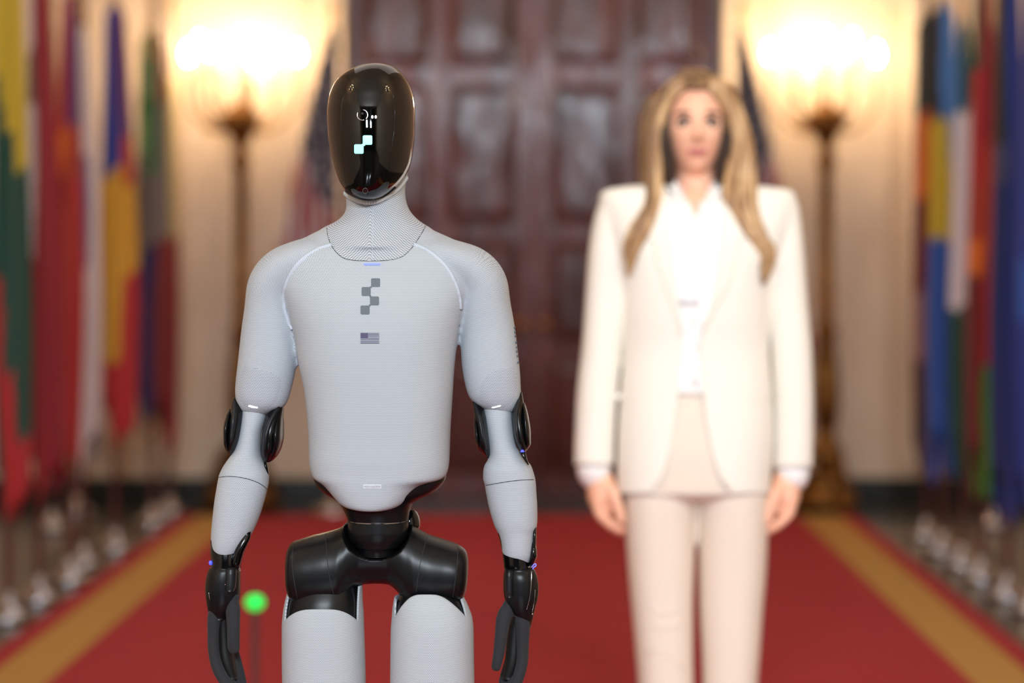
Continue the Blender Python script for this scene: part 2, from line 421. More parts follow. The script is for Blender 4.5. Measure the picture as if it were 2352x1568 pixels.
# mahogany double doors: leaves with raised panels as parts
def door_leaf(n, x0, x1, hinge):
    t = tag(box(x0, x1, YB + .12, YB + .17, 0.01, 3.6).build('door_%d' % n, M['mahog'], None, smooth=False), kind='structure')
    w = x1 - x0
    for z0, z1, cols in ((0.16, 0.80, 1), (0.92, 1.50, 2), (1.62, 2.42, 2), (2.54, 3.30, 2)):
        cw = (w - .10 * (cols + 1)) / cols
        for c in range(cols):
            a = x0 + .10 + c * (cw + .10)
            m = MB(); y = YB + .12
            q = [(a, y, z0), (a + cw, y, z0), (a + cw, y, z1), (a, y, z1)]
            def inset(d, yy): return [(a + d, yy, z0 + d), (a + cw - d, yy, z0 + d), (a + cw - d, yy, z1 - d), (a + d, yy, z1 - d)]
            R = [inset(0, y - .002), inset(.012, y - .012), inset(.022, y - .006), inset(.06, y - .013)]
            v = [p for r in R for p in r]; f = grid_faces(4, 4) + [(12, 13, 14, 15)]
            m.add(v, f).build('door_panel', M['mahog_dark'], t, smooth=False)
    kx = x1 - .06 if hinge < 0 else x0 + .06
    k = lathe((0, 0, 0), [(0.001, .07), (.022, .065), (.03, .045), (.022, .025), (.012, .02), (.012, .006), (.03, .004), (.03, 0)], 16)
    k.v = [(kx + p[0], YB + .12 - p[2], 1.02 + p[1]) for p in k.v]
    k.build('door_knob', M['brass'], t)
xm = (dxl + dxr) / 2
door_leaf(1, dxl + .004, xm - .003, -1); door_leaf(2, xm + .003, dxr - .004, 1)

# carpet: one runner, bands as parts
ct = thing('carpet_runner', (RC, 6, 0), 'long red carpet runner with a gold band along each edge', 'carpet')
def strip(x0, x1, name, m, z1=.012, y1=13.15): 
    b_ = box(x0, x1, 2.7, y1, 0.0005, z1); return b_.build(name, M[m], ct, smooth=False)
strip(RC - 1.515, RC + 1.515, 'field', 'red')
for s in (-1, 1):
    a, b_ = sorted((RC + s * 1.515, RC + s * 1.735)); strip(a, b_, 'gold_band', 'gold_band', .0125, 13.15)
    a, b_ = sorted((RC + s * 1.735, RC + s * 1.83)); strip(a, b_, 'outer_band', 'red', .012, 13.15)

# ------------------------------------------------------------------ torchieres
def torchiere(px, D, label, nb=9, rot=0.0):
    x = W(px, 0, D)[0]; c = (x, D, 0)
    t = thing('torchiere', c, label, 'floor lamp', 'bronze candelabra flanking the doors')
    # base: stepped drum on three scroll feet
    m = lathe(c, [(.001, .30), (.05, .30), (.055, .24), (.09, .21), (.13, .19), (.14, .16), (.12, .14), (.16, .12), (.17, .07), (.19, .06), (.19, .03), (.001, .03)][::-1], 28)
    m.build('base', M['bronze'], t)
    for k in range(3):
        a = rot + k * 2 * PI / 3 - PI / 2; d = np.array([math.cos(a), math.sin(a), 0])
        p = [np.array(c) + d * r + np.array([0, 0, z]) for r, z in ((.05, .34), (.11, .30), (.17, .17), (.20, .06), (.235, .03))]
        tube(p, [.03, .034, .03, .03, .03], seg=12, ref=(0.01, 0, 1)).build('foot', M['bronze'], t)
    h = 2.20
    pr = [(.055, .28), (.062, .34), (.045, .38), (.03, .42), (.036, .46), (.05, .60), (.044, .80), (.03, .95), (.04, .98), (.04, 1.01), (.027, 1.04), (.024, 1.5), (.022, 1.9), (.034, 1.93), (.034, 1.97), (.02, 2.0), (.03, 2.06), (.06, 2.14), (.075, 2.2), (.05, 2.24), (.02, 2.28), (.001, 2.30)]
    pr = [(r_ * 1.55, z_) for r_, z_ in pr]; lathe(c, pr[::-1], 24).build('shaft', M['bronze'], t)
    for k in range(nb):
        a = rot + 2 * PI * k / nb; R = .315 if k % 2 == 0 else .24; zt = 2.47 if k % 2 == 0 else 2.51
        if nb == 9 and k == 8: R = .0; zt = 2.54
        d = np.array([math.cos(a), math.sin(a), 0]); C = np.array(c)
        if R > 0:
            p = [C + d * .03 + [0, 0, 2.16], C + d * R * .45 + [0, 0, 2.12], C + d * R * .85 + [0, 0, 2.20], C + d * R + [0, 0, 2.28], C + d * R + [0, 0, zt - .04]]
            ar = tube(p, [.014, .012, .011, .010, .010], seg=8, ref=(0, 0, 1) if False else (d[1], -d[0], 0)).build('arm', M['bronze'], t)
        else:
            ar = tube([C + [0, 0, 2.25], C + [0, 0, zt - .03]], .012, seg=8).build('arm', M['bronze'], t)
        e = C + d * R + [0, 0, zt]
        lathe(e, [(.001, -.045), (.016, -.04), (.04, -.02), (.042, -.012), (.014, -.012), (.013, .045), (.001, .05)], 12).build('candle_cup', M['candle'], ar)
        lathe(e, [(.001, .045), (.014, .055), (.022, .08), (.019, .105), (.008, .13), (.001, .14)], 12).build('flame_bulb', M['bulb'], ar)
    return t
torchiere(553, 13.55, 'tall dark bronze standing candelabrum, lit, to the left of the doors', rot=.1)
torchiere(1898, 13.55, 'tall dark bronze standing candelabrum, lit, to the right of the doors behind the woman', rot=.35)

# ------------------------------------------------------------------ chandeliers and press lamps above and behind (seen mirrored in the visor and doors)
def chandelier(x, y, z, label):
    c = (x, y, z); t = thing('chandelier', (x, y, HC), label, 'chandelier', 'crystal chandeliers along the ceiling')
    lathe(c, [(.001, -.45), (.05, -.42), (.12, -.34), (.2, -.2), (.22, -.1), (.12, 0), (.06, .1), (.1, .25), (.04, .4), (.015, .45), (.012, HC - z)], 20).build('crystal_body', M['crystal'], t)
    for k in range(12):
        a = 2 * PI * k / 12; R = .42 if k % 2 else .32; zz = .0 if k % 2 else .16
        d = np.array([math.cos(a), math.sin(a), 0]); C = np.array(c)
        ar = tube([C + d * .1 + [0, 0, -.05], C + d * R * .7 + [0, 0, -.12 + zz], C + d * R + [0, 0, zz]], .009, seg=6, ref=(d[1], -d[0], 0)).build('arm', M['brass'], t)
        lathe(C + d * R, [(.001, zz), (.018, zz + .02), (.02, zz + .05), (.001, zz + .10)], 8).build('flame_bulb', M['cbulb'], ar)
chandelier(-2.9, 3.0, 3.9, 'crystal chandelier hanging over the left of the runner ahead of the robot')
chandelier(2.75, 3.0, 3.9, 'crystal chandelier hanging over the right of the runner ahead of the robot')

# ------------------------------------------------------------------ flags
def flag(px, D, hw, ytop, ybot, strips, label, wood='pole_wood', folds=5, ph=0.0, slant=0.0, top_px=None, grp='flags on poles lining both sides of the runner', dep=0.11, tw=0.35, star=False, polepx=None, H=None):
    """strips: list of (list of (py_end, rgb)) from left to right across the draped cloth"""
    s = D / F; x = (px - PX) * s; xp = ((polepx or px) - PX) * s
    H = H or max(2.75, CH - (ytop - PY) * s + .16)
    t = thing('flag_stand', (xp, D, 0), label, 'flag', grp)
    lathe((xp, D, 0), [(.001, .11), (.02, .11), (.026, .07), (.05, .055), (.08, .035), (.09, .02), (.09, 0.001), (.001, 0.0)][::-1], 22).build('base', M['silver'], t)
    lathe((xp, D, 0), [(.0145, .05), (.0145, .50)], 12).build('pole_lower', M['pole_dark'], t)
    lathe((xp, D, 0), [(.016, .50), (.018, .51), (.018, .54), (.0145, .55), (.0135, H)], 12).build('pole', M[wood], t)
    lathe((xp, D, H), [(.012, 0), (.02, .01), (.012, .025), (.026, .05), (.022, .08), (.001, .14)], 12).build('finial', M['brass'], t)
    nv, nu = 56, 96; th = np.linspace(0, 2 * PI, nu, endpoint=False); tt = np.linspace(0, 1, nv)
    zt = CH - (ytop - PY) * s; zb = CH - (ybot - PY) * s
    V = []; U = []; cols = []; pyg = np.zeros((nv, nu)); pxg = np.zeros((nv, nu))
    for j, q in enumerate(tt):
        grow = (tw + (1 - tw) * min(1, q / .68) ** .9) if q > .02 else tw * .55
        taper = 1 - .12 * max(0, (q - .8) / .2)
        for i, a in enumerate(th):
            r = 1 + .16 * math.sin(folds * a + ph + 1.4 * q) + .07 * math.sin((folds * 2 + 1) * a + 2.1 * ph - 2 * q)
            zz = zt + (zb + .10 * math.sin(a * 2 + ph) + .05 * math.sin(5 * a + ph) - zt) * q
            cx = xp + (x - xp) * min(1, q * 2.2) + slant * q
            X = cx + hw * s * grow * taper * r * math.cos(a); Y = D - .01 + dep * grow * r * math.sin(a)
            V.append((X, Y, zz)); U.append((a, q)); pxg[j, i] = math.cos(a) * (1 if True else 0); pyg[j, i] = PY - (zz - CH) / s
    names = []; mats = []
    def idx(c):
        if c not in names: names.append(c); mats.append(fcol(c))
        return names.index(c)
    n = len(strips); f = grid_faces(nv, nu); mi = []
    for q in f:
        j, i = divmod(q[0], nu); a = th[i]
        w = math.cos(a) + .18 * math.sin(pyg[j, i] / 130 + ph)
        k = min(n - 1, max(0, int((w + 1) / 2 * n))); yy = pyg[j, i] + 26 * math.cos(a) * (1 if ph < 3 else -1)
        for ye, c in strips[k]:
            if yy < ye: break
        mi.append(idx(c))
    m = MB(); m.add(V, f, U); m.mi = mi
    k = len(m.v); m.v.append((xp, D, zt)); m.uv.append((0, 0))
    for i in range(nu): m.f.append((i, (i + 1) % nu, k)); m.mi.append(mi[i])
    m.f = [tuple(q) for q in m.f]
    o = m.build('flag_cloth', mats, t)
    sl = o.modifiers.new('solid', 'SOLIDIFY'); sl.thickness = .004; sl.offset = -1
    return t

YEL, DGR, RED, CRI, WHT, BLU, NAV, ORG, GRN, KHA, BLK, LGR, PUR, LBL, GRY, DRD = (196, 170, 36), (10, 66, 52), (176, 26, 34), (142, 20, 34), (214, 206, 210), (36, 84, 170), (20, 36, 96), (222, 112, 28), (36, 110, 50), (196, 182, 120), (22, 30, 34), (130, 160, 110), (96, 48, 104), (70, 130, 200), (110, 100, 96), (112, 22, 24)
BGR = (64, 140, 40); OCH = (206, 152, 36); ORD = (170, 52, 30); RBL = (28, 52, 140)
# left row, nearest first
flag(18, 9.35, 36, -140, 1120, [[(150, YEL), (600, DGR), (840, RED), (2000, DGR)], [(230, YEL), (700, DGR), (2000, RED)], [(310, YEL), (850, DGR), (2000, RED)], [(400, YEL), (1020, DGR), (2000, RED)]], 'yellow, dark green and red flag cut by the left edge of the photo', ph=1.2, slant=.03, tw=.6)
flag(88, 9.85, 38, -140, 1080, [[(85, WHT), (210, GRY), (560, WHT), (1000, CRI), (2000, RED)], [(480, CRI), (2000, CRI)], [(2000, CRI)]], 'crimson flag with a white stripe down its left, beside the leftmost flag', ph=2.2, slant=.05)
flag(160, 10.45, 30, -30, 1010, [[(280, RED), (390, ORG), (470, DRD), (530, ORG), (630, RED), (740, OCH), (2000, ORD)], [(270, RED), (360, ORG), (2000, ORD)], [(300, PUR), (420, ORD), (2000, RED)]], 'orange and red flag, the narrow one left of the white and violet flag', ph=.2, slant=-.01)
flag(206, 11.0, 24, 60, 1030, [[(330, WHT), (600, PUR), (1200, WHT)], [(350, WHT), (610, (96, 88, 140)), (1200, WHT)], [(1000, WHT), (1200, GRY)]], 'white and violet flag hanging between the orange one and the blue and yellow one', ph=2.6, wood='pole_dark', polepx=190)
flag(264, 11.6, 38, 5, 965, [[(380, RBL), (800, OCH), (2000, RED)], [(390, RBL), (820, OCH), (2000, RED)], [(330, PUR), (440, ORD), (640, OCH), (2000, RED)]], 'blue, yellow and red flag, third from the right of the left row', ph=1.0, tw=.45, slant=.03)
flag(350, 12.75, 36, 70, 930, [[(240, GRN), (330, LGR), (560, GRY), (2000, NAV)], [(130, KHA), (230, LGR), (400, GRN), (560, GRY), (2000, NAV)], [(250, DRD), (560, GRY), (2000, DRD)]], 'green topped navy flag with khaki band near the left candelabrum', ph=1.9, tw=.6)
flag(390, 13.3, 18, 170, 1000, [[(600, GRY), (2000, CRI)], [(560, KHA), (2000, CRI)]], 'narrow crimson flag, last of the left row, nearest the left candelabrum', ph=.7, tw=.5, wood='pole_dark')
# second row, further from the runner
flag(118, 12.5, 26, 40, 960, [[(300, (150, 110, 80)), (620, (120, 70, 50)), (2000, CRI)], [(420, (170, 130, 96)), (2000, DRD)]], 'brown and crimson flag half hidden between the crimson one and the orange one', ph=1.3, wood='pole_wood')
flag(178, 13.3, 22, 120, 960, [[(500, PUR), (800, (150, 120, 140)), (2000, DRD)], [(560, WHT), (2000, PUR)]], 'dull violet flag deep behind the orange flag, near the back wall', ph=2.9, wood='pole_wood')
flag(2286, 12.6, 28, 60, 900, [[(400, (120, 40, 40)), (2000, (120, 84, 60))], [(420, (40, 44, 70)), (2000, (134, 92, 62))]], 'dull brown flag behind the gap between the red one and the navy one', ph=.4)
# right row
flag(2128, 12.1, 30, 30, 1010, [[(240, BLK), (430, ORG), (640, DRD), (800, (150, 110, 110)), (2000, (80, 40, 24))], [(240, BLK), (330, ORG), (620, ORG), (2000, (120, 96, 110))], [(240, BLK), (540, YEL), (2000, BLU)]], 'black, orange and yellow flag, nearest the right candelabrum', ph=1.1, tw=.6, wood='pole_dark')
flag(2166, 11.5, 32, 0, 1050, [[(250, BLK), (520, YEL), (2000, BLU)], [(260, LBL), (540, YEL), (2000, BLU)], [(560, LBL), (2000, BLU)]], 'sky blue flag with a yellow patch, second from the right candelabrum', ph=.3, tw=.6)
flag(2212, 10.95, 30, 40, 1040, [[(230, (30, 92, 140)), (680, WHT), (2000, DGR)], [(250, (30, 80, 60)), (680, WHT), (2000, DGR)], [(240, DGR), (640, WHT), (2000, DGR)]], 'white and dark green flag between the sky blue one and the red one', ph=2.0)
flag(2256, 10.5, 32, -60, 1085, [[(130, DGR), (400, RED), (520, ORD), (600, ORG), (2000, DRD)], [(140, ORD), (330, CRI), (620, ORD), (820, RED), (2000, BGR)], [(380, CRI), (620, ORD), (810, RED), (2000, BGR)]], 'red and orange flag with a green lower corner, right of the white one', ph=.9)
flag(2316, 9.95, 40, -120, 1130, [[(300, BLK), (390, (60, 60, 96)), (2000, NAV)], [(2000, RBL)], [(400, RBL), (450, WHT), (2000, RBL)]], 'navy blue flag next to the right edge of the photo', ph=1.5)
flag(2375, 9.5, 36, -160, 1120, [[(560, RBL), (700, BLU), (2000, RBL)], [(2000, RBL)], [(2000, RBL)]], 'royal blue flag cut by the right edge of the photo', ph=2.5)

# stars and stripes on both sides of the door
def us_flag(px, D, label, s_):
    s = D / F; x = (px - PX) * s
    t = thing('flag_stand', (x, D, 0), label, 'flag', 'national flags beside the doors')
    lathe((x, D, 0), [(.001, .11), (.02, .11), (.03, .06), (.12, .035), (.13, .02), (.13, 0.001), (.001, 0)][::-1], 22).build('base', M['silver'], t)
    lathe((x, D, 0), [(.015, .05), (.0145, 2.72)], 12).build('pole', M['pole_wood'], t)
    lathe((x, D, 2.72), [(.012, 0), (.02, .01), (.012, .025), (.026, .05), (.022, .08), (.001, .14)], 12).build('finial', M['brass'], t)
    nv, nu = 70, 90; V = []; Ug = []
    zt, zb = 2.66, 1.00
    for j in range(nv):
        q = j / (nv - 1)
        for i in range(nu):
            u = i / (nu - 1)
            w = .05 + .38 * q ** .85
            X = x + s_ * (-.03 + w * u * 1.0) ; Y = D - .03 - .045 * math.sin(u * 17 + 2 * q) * (.4 + .6 * q) - .02 * math.sin(u * 41)
            Z = zt + (zb - zt) * q - .10 * u * q + .02 * math.sin(u * 12)
            V.append((X, Y, Z)); Ug.append((u, q))
    f = grid_faces(nv, nu, closed=False); mi = []
    for fc in f:
        u, q = Ug[fc[0]]
        g = q * 1.0 + u * .28
        if g < .62: 
            mi.append(2 if (int(u * 14 + 30 * q) % 3 == 0 and int(q * 70) % 3 != 0) else 0)
        else: mi.append(1 if int((u * 1.2 + q * .9) * 8) % 2 == 0 else 2)
    m = MB(); m.add(V, f, Ug); m.mi = mi
    m.build('flag_cloth', [fcol((44, 42, 70)), fcol((170, 34, 44)), fcol((214, 204, 204))], t, solid=.004)
    return t
us_flag(764, 13.3, 'stars and stripes flag on a pole left of the doors, partly behind the robot head', -1)
us_flag(1700, 13.3, 'stars and stripes flag on a pole right of the doors, partly behind the woman', 1)

# small stand with the green lamp
gs = thing('signal_stand', (W(586, 0, 7.0)[0], 7.0, .0125), 'slim grey floor stand topped by a round green lamp, beside the robot hand', 'lamp')
gx = gs.location.x
lathe((gx, 7, .0125), [(.001, .02), (.06, .015), (.065, 0)], 20).build('base', M['stand'], gs)
lathe((gx, 7, .0125), [(.008, .015), (.008, .42)], 10).build('pole', M['stand'], gs)
ell((gx, 7 + .012, W(586, 1383, 7)[2]), (.031, .02, .027)).build('housing', M['stand'], gs)
ell((gx, 7 - .004, W(586, 1383, 7)[2]), (.028, .016, .024)).build('green_lamp', M['green_led'], gs)

# ================================================================== ROBOT
RD = 3.82; RS = RD / F
rb = thing('humanoid_robot', (W(868, 0, RD)[0], RD, .0125), 'humanoid robot in pale grey knit with glossy black egg shaped visor', 'robot')
def q3(px, py, dy=0.0): p = W(px, py, RD); p[1] += dy; return p

core = vl([(512, 795, 935, .045, .01), (520, 758, 972, .05, .01), (531, 728, 1000, .055, .01), (545, 700, 1032, .06, .01), (560, 672, 1062, .067, .005), (580, 642, 1088, .074, 0), (610, 632, 1096, .082, 0), (650, 638, 1090, .092, 0), (700, 657, 1074, .102, 0),
           (745, 671, 1060, .106, 0), (780, 680, 1052, .107, 0), (830, 687, 1045, .106, 0), (900, 701, 1040, .103, 0), (1000, 710, 1034, .098, 0), (1060, 712, 1032, .094, -.002), (1080, 716, 1029, .09, -.004),
           (1090, 719, 1025, .088, -.006), (1097, 725, 1016, .084, -.010), (1105, 741, 980, .080, -.013), (1121, 757, 958, .074, -.018), (1138, 772, 943, .068, -.022), (1153, 787, 927, .062, -.026), (1160, 804, 910, .056, -.030), (1164, 830, 888, .048, -.034)], RD, seg=96, e=2.7, nv=150)
neck = vl([(380, 800, 930, .05, .035), (400, 792, 935, .052, .03), (430, 791, 929, .052, .02), (455, 794, 931, .052, .01), (480, 795, 939, .054, .005), (500, 783, 955, .06, .003), (512, 765, 970, .064, .003), (524, 740, 990, .066, .003), (540, 728, 1000, .072, .003), (570, 740, 980, .08, 0)], RD, seg=80, e=2.2, nv=60)
def limb(L, dep, e=2.15, seg=40, dy=None):
    dep = np.array(dep)
    P = [q3(a, b_, (dy[i] if dy else 0)) for i, (a, b_, r) in enumerate(L)]
    return tube(P, [r * RS for _, _, r in L], [r * RS * d_ for (_, _, r), d_ in zip(L, dep)], seg=seg, e=e, sub=8, rnd=False)
armL = limb([(735, 575, 36), (690, 596, 46), (650, 622, 54), (627, 655, 57), (621, 700, 58), (619, 760, 64.5), (614, 830, 67), (606, 880, 65), (600, 912, 61), (597, 932, 53), (597, 944, 40), (598, 953, 22)], [2.5, 2.2, 1.75, 1.5, 1.32, 1.12, 1.04, 1, 1, 1, 1, 1])
armR = limb([(995, 575, 36), (1040, 596, 46), (1084, 620, 54), (1107, 652, 58), (1113, 700, 60), (1120, 760, 63.5), (1126, 830, 66), (1133, 880, 64), (1140, 908, 58), (1142, 928, 50), (1141, 940, 38), (1139, 950, 20)], [2.5, 2.2, 1.75, 1.5, 1.32, 1.12, 1.04, 1, 1, 1, 1, 1])
v, f = fuse([core, neck, armL, armR], .0026, 30)
UL = [(750, 519), (754, 545), (765, 570), (782, 588), (800, 596), (835, 599), (870, 599), (902, 596), (926, 588), (946, 569), (962, 546), (979, 517)]
RGL = [(762, 563), (735, 571), (705, 588), (680, 612), (662, 642), (652, 675), (651, 705), (659, 732), (672, 755), (679, 778), (683, 805), (685, 838)]
RGR = [(948, 561), (978, 574), (1005, 594), (1028, 620), (1044, 650), (1054, 682), (1057, 712), (1055, 745)]
cx = v[f].mean(1); px, py = proj(cx); front = cx[:, 1] < RD + .03
cls = np.zeros(len(f), int)
neckpoly = [(700, 300), (1030, 300)] + [(1000, 470)] + UL[::-1] + [(730, 470)]
slp = [(400, 450), (752, 450), (753, 530), (757, 548)] + RGL + [(684, 1000), (400, 1000)]
srp = [(1400, 450), (977, 450), (968, 540)] + RGR + [(1056, 1000), (1400, 1000)]
cls[inpoly(px, py, slp)] = 1; cls[inpoly(px, py, srp)] = 2; cls[inpoly(px, py, neckpoly)] = 3
for ln in (UL, RGL, RGR): snap(v, f, cls, ln, RD + .02)
al = np.array([[a, b_] for a, b_ in ((650, 622), (620, 720), (600, 912))]); 
def polar(v, cxp, per):
    X = v[:, 0] - (cxp - PX) * RS; return np.stack([np.arctan2(X, -(v[:, 1] - RD)) * per, v[:, 2]], -1)
uvt = polar(v, 868, .118)
def arm_uv(v, L):
    A = np.array([q3(a, b_) for a, b_, r in L]); q = np.linspace(0, len(A) - 1, 160); A = np.stack([cr(None, A[:, k], q) for k in range(3)], -1)
    T = np.gradient(A, axis=0); T /= np.linalg.norm(T, axis=1)[:, None]; ln = np.concatenate([[0], np.cumsum(np.linalg.norm(np.diff(A, axis=0), axis=1))])
    w = np.zeros((len(v), 2))
    for c0 in range(0, len(v), 20000):
        vv = v[c0:c0 + 20000]; d2 = ((vv[:, None, [0, 2]] - A[None][:, :, [0, 2]]) ** 2).sum(2); k = d2.argmin(1)
        d = vv - A[k]; N = np.array([0, -1, 0]); S = np.cross(T[k], N)
        w[c0:c0 + 20000, 0] = np.arctan2((d * S).sum(1), d @ N) * .043; w[c0:c0 + 20000, 1] = ln[k] + (d * T[k]).sum(1)
    return w
AXL = [(780, 545, 0), (735, 570, 0), (690, 596, 0), (650, 628, 0), (627, 670, 0), (620, 720, 0), (619, 780, 0), (612, 850, 0), (600, 930, 0), (596, 980, 0)]
AXR = [(950, 545, 0), (995, 570, 0), (1040, 596, 0), (1084, 626, 0), (1107, 668, 0), (1114, 720, 0), (1121, 780, 0), (1130, 850, 0), (1141, 930, 0), (1142, 980, 0)]
uvL = arm_uv(v, AXL); uvR = arm_uv(v, AXR)
xn = v[:, 0] - (856 - PX) * RS; th_ = np.arctan2(xn, -(v[:, 1] - RD - .01)); uvn = np.stack([np.abs(th_) * .07, v[:, 2] - np.abs(th_) * .02], -1)
torso = sub(v, f, cls == 0, uvt); sleL = sub(v, f, cls == 1, uvL); sleR = sub(v, f, cls == 2, uvR); nk = sub(v, f, cls == 3, uvn)
whole = sub(v, f, np.ones(len(f), bool)); RB = bvh(whole)
to = torso.build('torso', M['knit'], rb)
ne = tag(nk.build('neck', M['knit_neck'], rb), 'neck in coarser grey knit with a centre seam')
sl = sleL.build('upper_arm', M['knit_arm'], rb); sr = sleR.build('upper_arm', M['knit_arm'], rb)
surf_line(RB, UL, .0005, M['seam'], 'collar_seam', ne)
surf_line(RB, [(856, 478), (857, 510), (856, 550), (855, 597)], .0005, M['tape'], 'centre_seam', ne)
surf_line(RB, RGL[:9], .0038, M['tape'], 'shoulder_tape', sl, flat=.0006)
surf_line(RB, RGR[:-1], .0038, M['tape'], 'shoulder_tape', sr, flat=.0006)
# chest marks
for a in ((852.3, 638.7, 873, 658.9), (830.5, 659, 851.4, 679.4), (849.8, 680.5, 870.6, 701), (828, 701.5, 849, 722)): decal(RB, rrect(*a, 3), M['slate'], 'emblem_square', to)
for a in ((849.6, 657, 854, 661.5), (848.6, 677.6, 852.5, 682.4), (847.4, 699, 851.5, 703.4)): decal(RB, rrect(*a, .8, 2), M['slate'], 'emblem_link', to)
decal(RB, [(834, 605), (838, 604), (870, 604), (874.5, 605.5), (872, 609), (837, 609)], M['violet'], 'light_bar', to, th=.001)
decal(RB, [(828, 764), (845, 764), (845, 775.6), (828, 775.6)], M['flagprint'], 'printed_flag_canton', to)
for k in range(7):
    y = 764.3 + k * 3.75; x0 = 845 if k < 3 else 828
    xs = np.linspace(x0, 871, 6); decal(RB, [(x, y) for x in xs] + [(x, y + 1.7) for x in xs[::-1]], M['flagprint'], 'printed_flag_stripe', to)
decal(RB, rrect(834, 1112.5, 876, 1121.5, 1.2), M['plate'], 'care_label', to)
def text_on(s, px, py, wpx, hpx, m, name, parent, bv, rot=0):
    c = bpy.data.curves.new(name, 'FONT'); c.body = s; c.size = 1; o = bpy.data.objects.new('tt', c); COL.objects.link(o)
    dg = bpy.context.evaluated_depsgraph_get(); dg.update(); me = bpy.data.meshes.new_from_object(o.evaluated_get(dg))
    V = np.array([p.co[:] for p in me.vertices]); F_ = [tuple(p.vertices) for p in me.polygons]
    bpy.data.objects.remove(o)
    V[:, 0] = (V[:, 0] - V[:, 0].min()) / np.ptp(V[:, 0]); V[:, 1] = (V[:, 1] - V[:, 1].min()) / np.ptp(V[:, 1])
    P = []
    for p in V:
        h = hit(bv, px + (p[0] - .5) * wpx, py - (p[1] - .5) * hpx, .0012)
        P.append(tuple(h) if h else (0, 0, 0))
    return MB().add(P, F_).build(name, m, parent, smooth=False)
text_on('MADE IN CALIFORNIA', 855, 1117, 38, 4.6, M['print'], 'lettering', to, RB)
decal(RB, [(571, 930.5), (574, 930), (592, 934.5), (592, 937.5), (580, 936.5), (570, 933.5)], M['white_led_and_glint'], 'light_bar', sl, th=.001)
decal(RB, [(1130, 934.5), (1147, 930.5), (1151, 931.5), (1148, 934), (1134, 937), (1129, 936.8)], M['white_led_and_glint'], 'light_bar', sr, th=.001)
# coarse knit patches on the lower fronts of the upper arms
def patch(poly, parent, uvo, m='knit_patch'):
    poly = dens(poly + [poly[0]], 6, smooth=False)[:-1]; c = poly.mean(0); d = len(poly); P = [c]; rg = 10
    for k in range(1, rg + 1): P += list(c + (poly - c) * k / rg)
    H = [hit(RB, x, y, .0006 if i < 1 + (rg - 1) * d else .0001) for i, (x, y) in enumerate(P)]
    ok = [h is not None for h in H]; H = [tuple(h) if h else (0, 0, 0) for h in H]
    f_ = [(0, 1 + i, 1 + (i + 1) % d) for i in range(d)] + [(1 + k * d + i, 1 + k * d + i + d, 1 + k * d + (i + 1) % d + d, 1 + k * d + (i + 1) % d) for k in range(rg - 1) for i in range(d)]
    f_ = [q for q in f_ if all(ok[z] for z in q)]
    return MB().add(H, f_, [(p[0] * RS, -p[1] * RS) for p in P]).build('coarse_knit_patch', M[m], parent)
patch([(560, 842), (590, 846), (625, 856), (645, 868), (646, 885), (638, 915), (622, 938), (600, 944), (575, 940), (553, 925), (548, 900), (550, 870)], sl, 0)
patch([(1105, 880), (1120, 860), (1150, 846), (1180, 842), (1186, 870), (1188, 895), (1180, 918), (1165, 934), (1140, 940), (1115, 935), (1100, 915)], sr, 0)
# tiny edge-on lettering on the outer side of the right hand upper arm
for k, y in enumerate((752, 762, 771, 786, 797, 806, 817, 832)):
    h = hit(RB, 1180.5 + (y - 752) * .10, y, .0)
    if h is not None: ell((h.x + .0012, h.y, h.z), (.0012, .004, .0022), 8, 6).build('sleeve_mark', M['slate'], sr)

# head: glossy egg
HR = [(146.5, 858, 870, .012, .0), (148, 845, 884, .032, 0), (151, 831, 897, .046, 0), (157, 814, 910, .060, 0), (168, 793, 923, .074, 0), (182, 777, 934, .085, 0), (200, 765, 943, .093, 0), (225, 756.5, 950, .100, 0), (260, 752.5, 953.5, .105, -.001), (300, 754, 953.5, .106, -.003), (340, 759.5, 950, .103, -.006),
      (375, 767.5, 944, .096, -.010), (400, 775.5, 934, .088, -.015), (420, 784, 921, .078, -.021), (437, 796, 904, .066, -.028), (448, 809, 889, .053, -.034), (456, 824, 875, .038, -.041), (460, 837, 862, .022, -.046), (461.5, 845, 855, .009, -.05)]
HD = RD - .02
hm = vl(HR, HD, seg=120, e=2.15, nv=200)
ho = hm.build('visor_head', M['visor'], rb); HB = bvh(hm)
tag(ho, 'glossy black egg shaped visor')
# chin bezel and ribbed knit roll beneath
surf_line(HB, [(789, 432), (797, 440), (812, 449), (832, 456.5), (850, 458.5), (870, 455.5), (892, 443), (908, 429)], .0022, M['satin2'], 'chin_bezel', ho)
rl = []
CHL = dens([(797, 446), (808, 454), (825, 462), (850, 467), (872, 464), (894, 452), (915, 434), (931, 410)], 5)
pr = []
for i, (x, y) in enumerate(CHL):
    u = (x - 857) / 75; pr.append(q3(x, y - 2, -.052 + .06 * u * u))
roll = tube(pr, .0046, seg=12, sub=3, ref=(0, -1, 0))
ro = roll.build('chin_roll', M['knit_neck'], ne)
for i in range(0, len(pr) * 3 - 3):
    t_ = i / 3; a = int(t_); p = pr[a] + (pr[min(a + 1, len(pr) - 1)] - pr[a]) * (t_ - a); d = pr[min(a + 1, len(pr) - 1)] - pr[max(a - 1, 0)]; d = d / np.linalg.norm(d)
    rl.append((p, d))
rm = MB()
for p, d in rl: rm.join(tube([p - d * .0006, p + d * .0006], 0.0050, seg=12, sub=1, ref=(0, -1, 0), rnd=False))
tag(rm.build('rib_stitches', M['plate'], ne), kind='stuff')
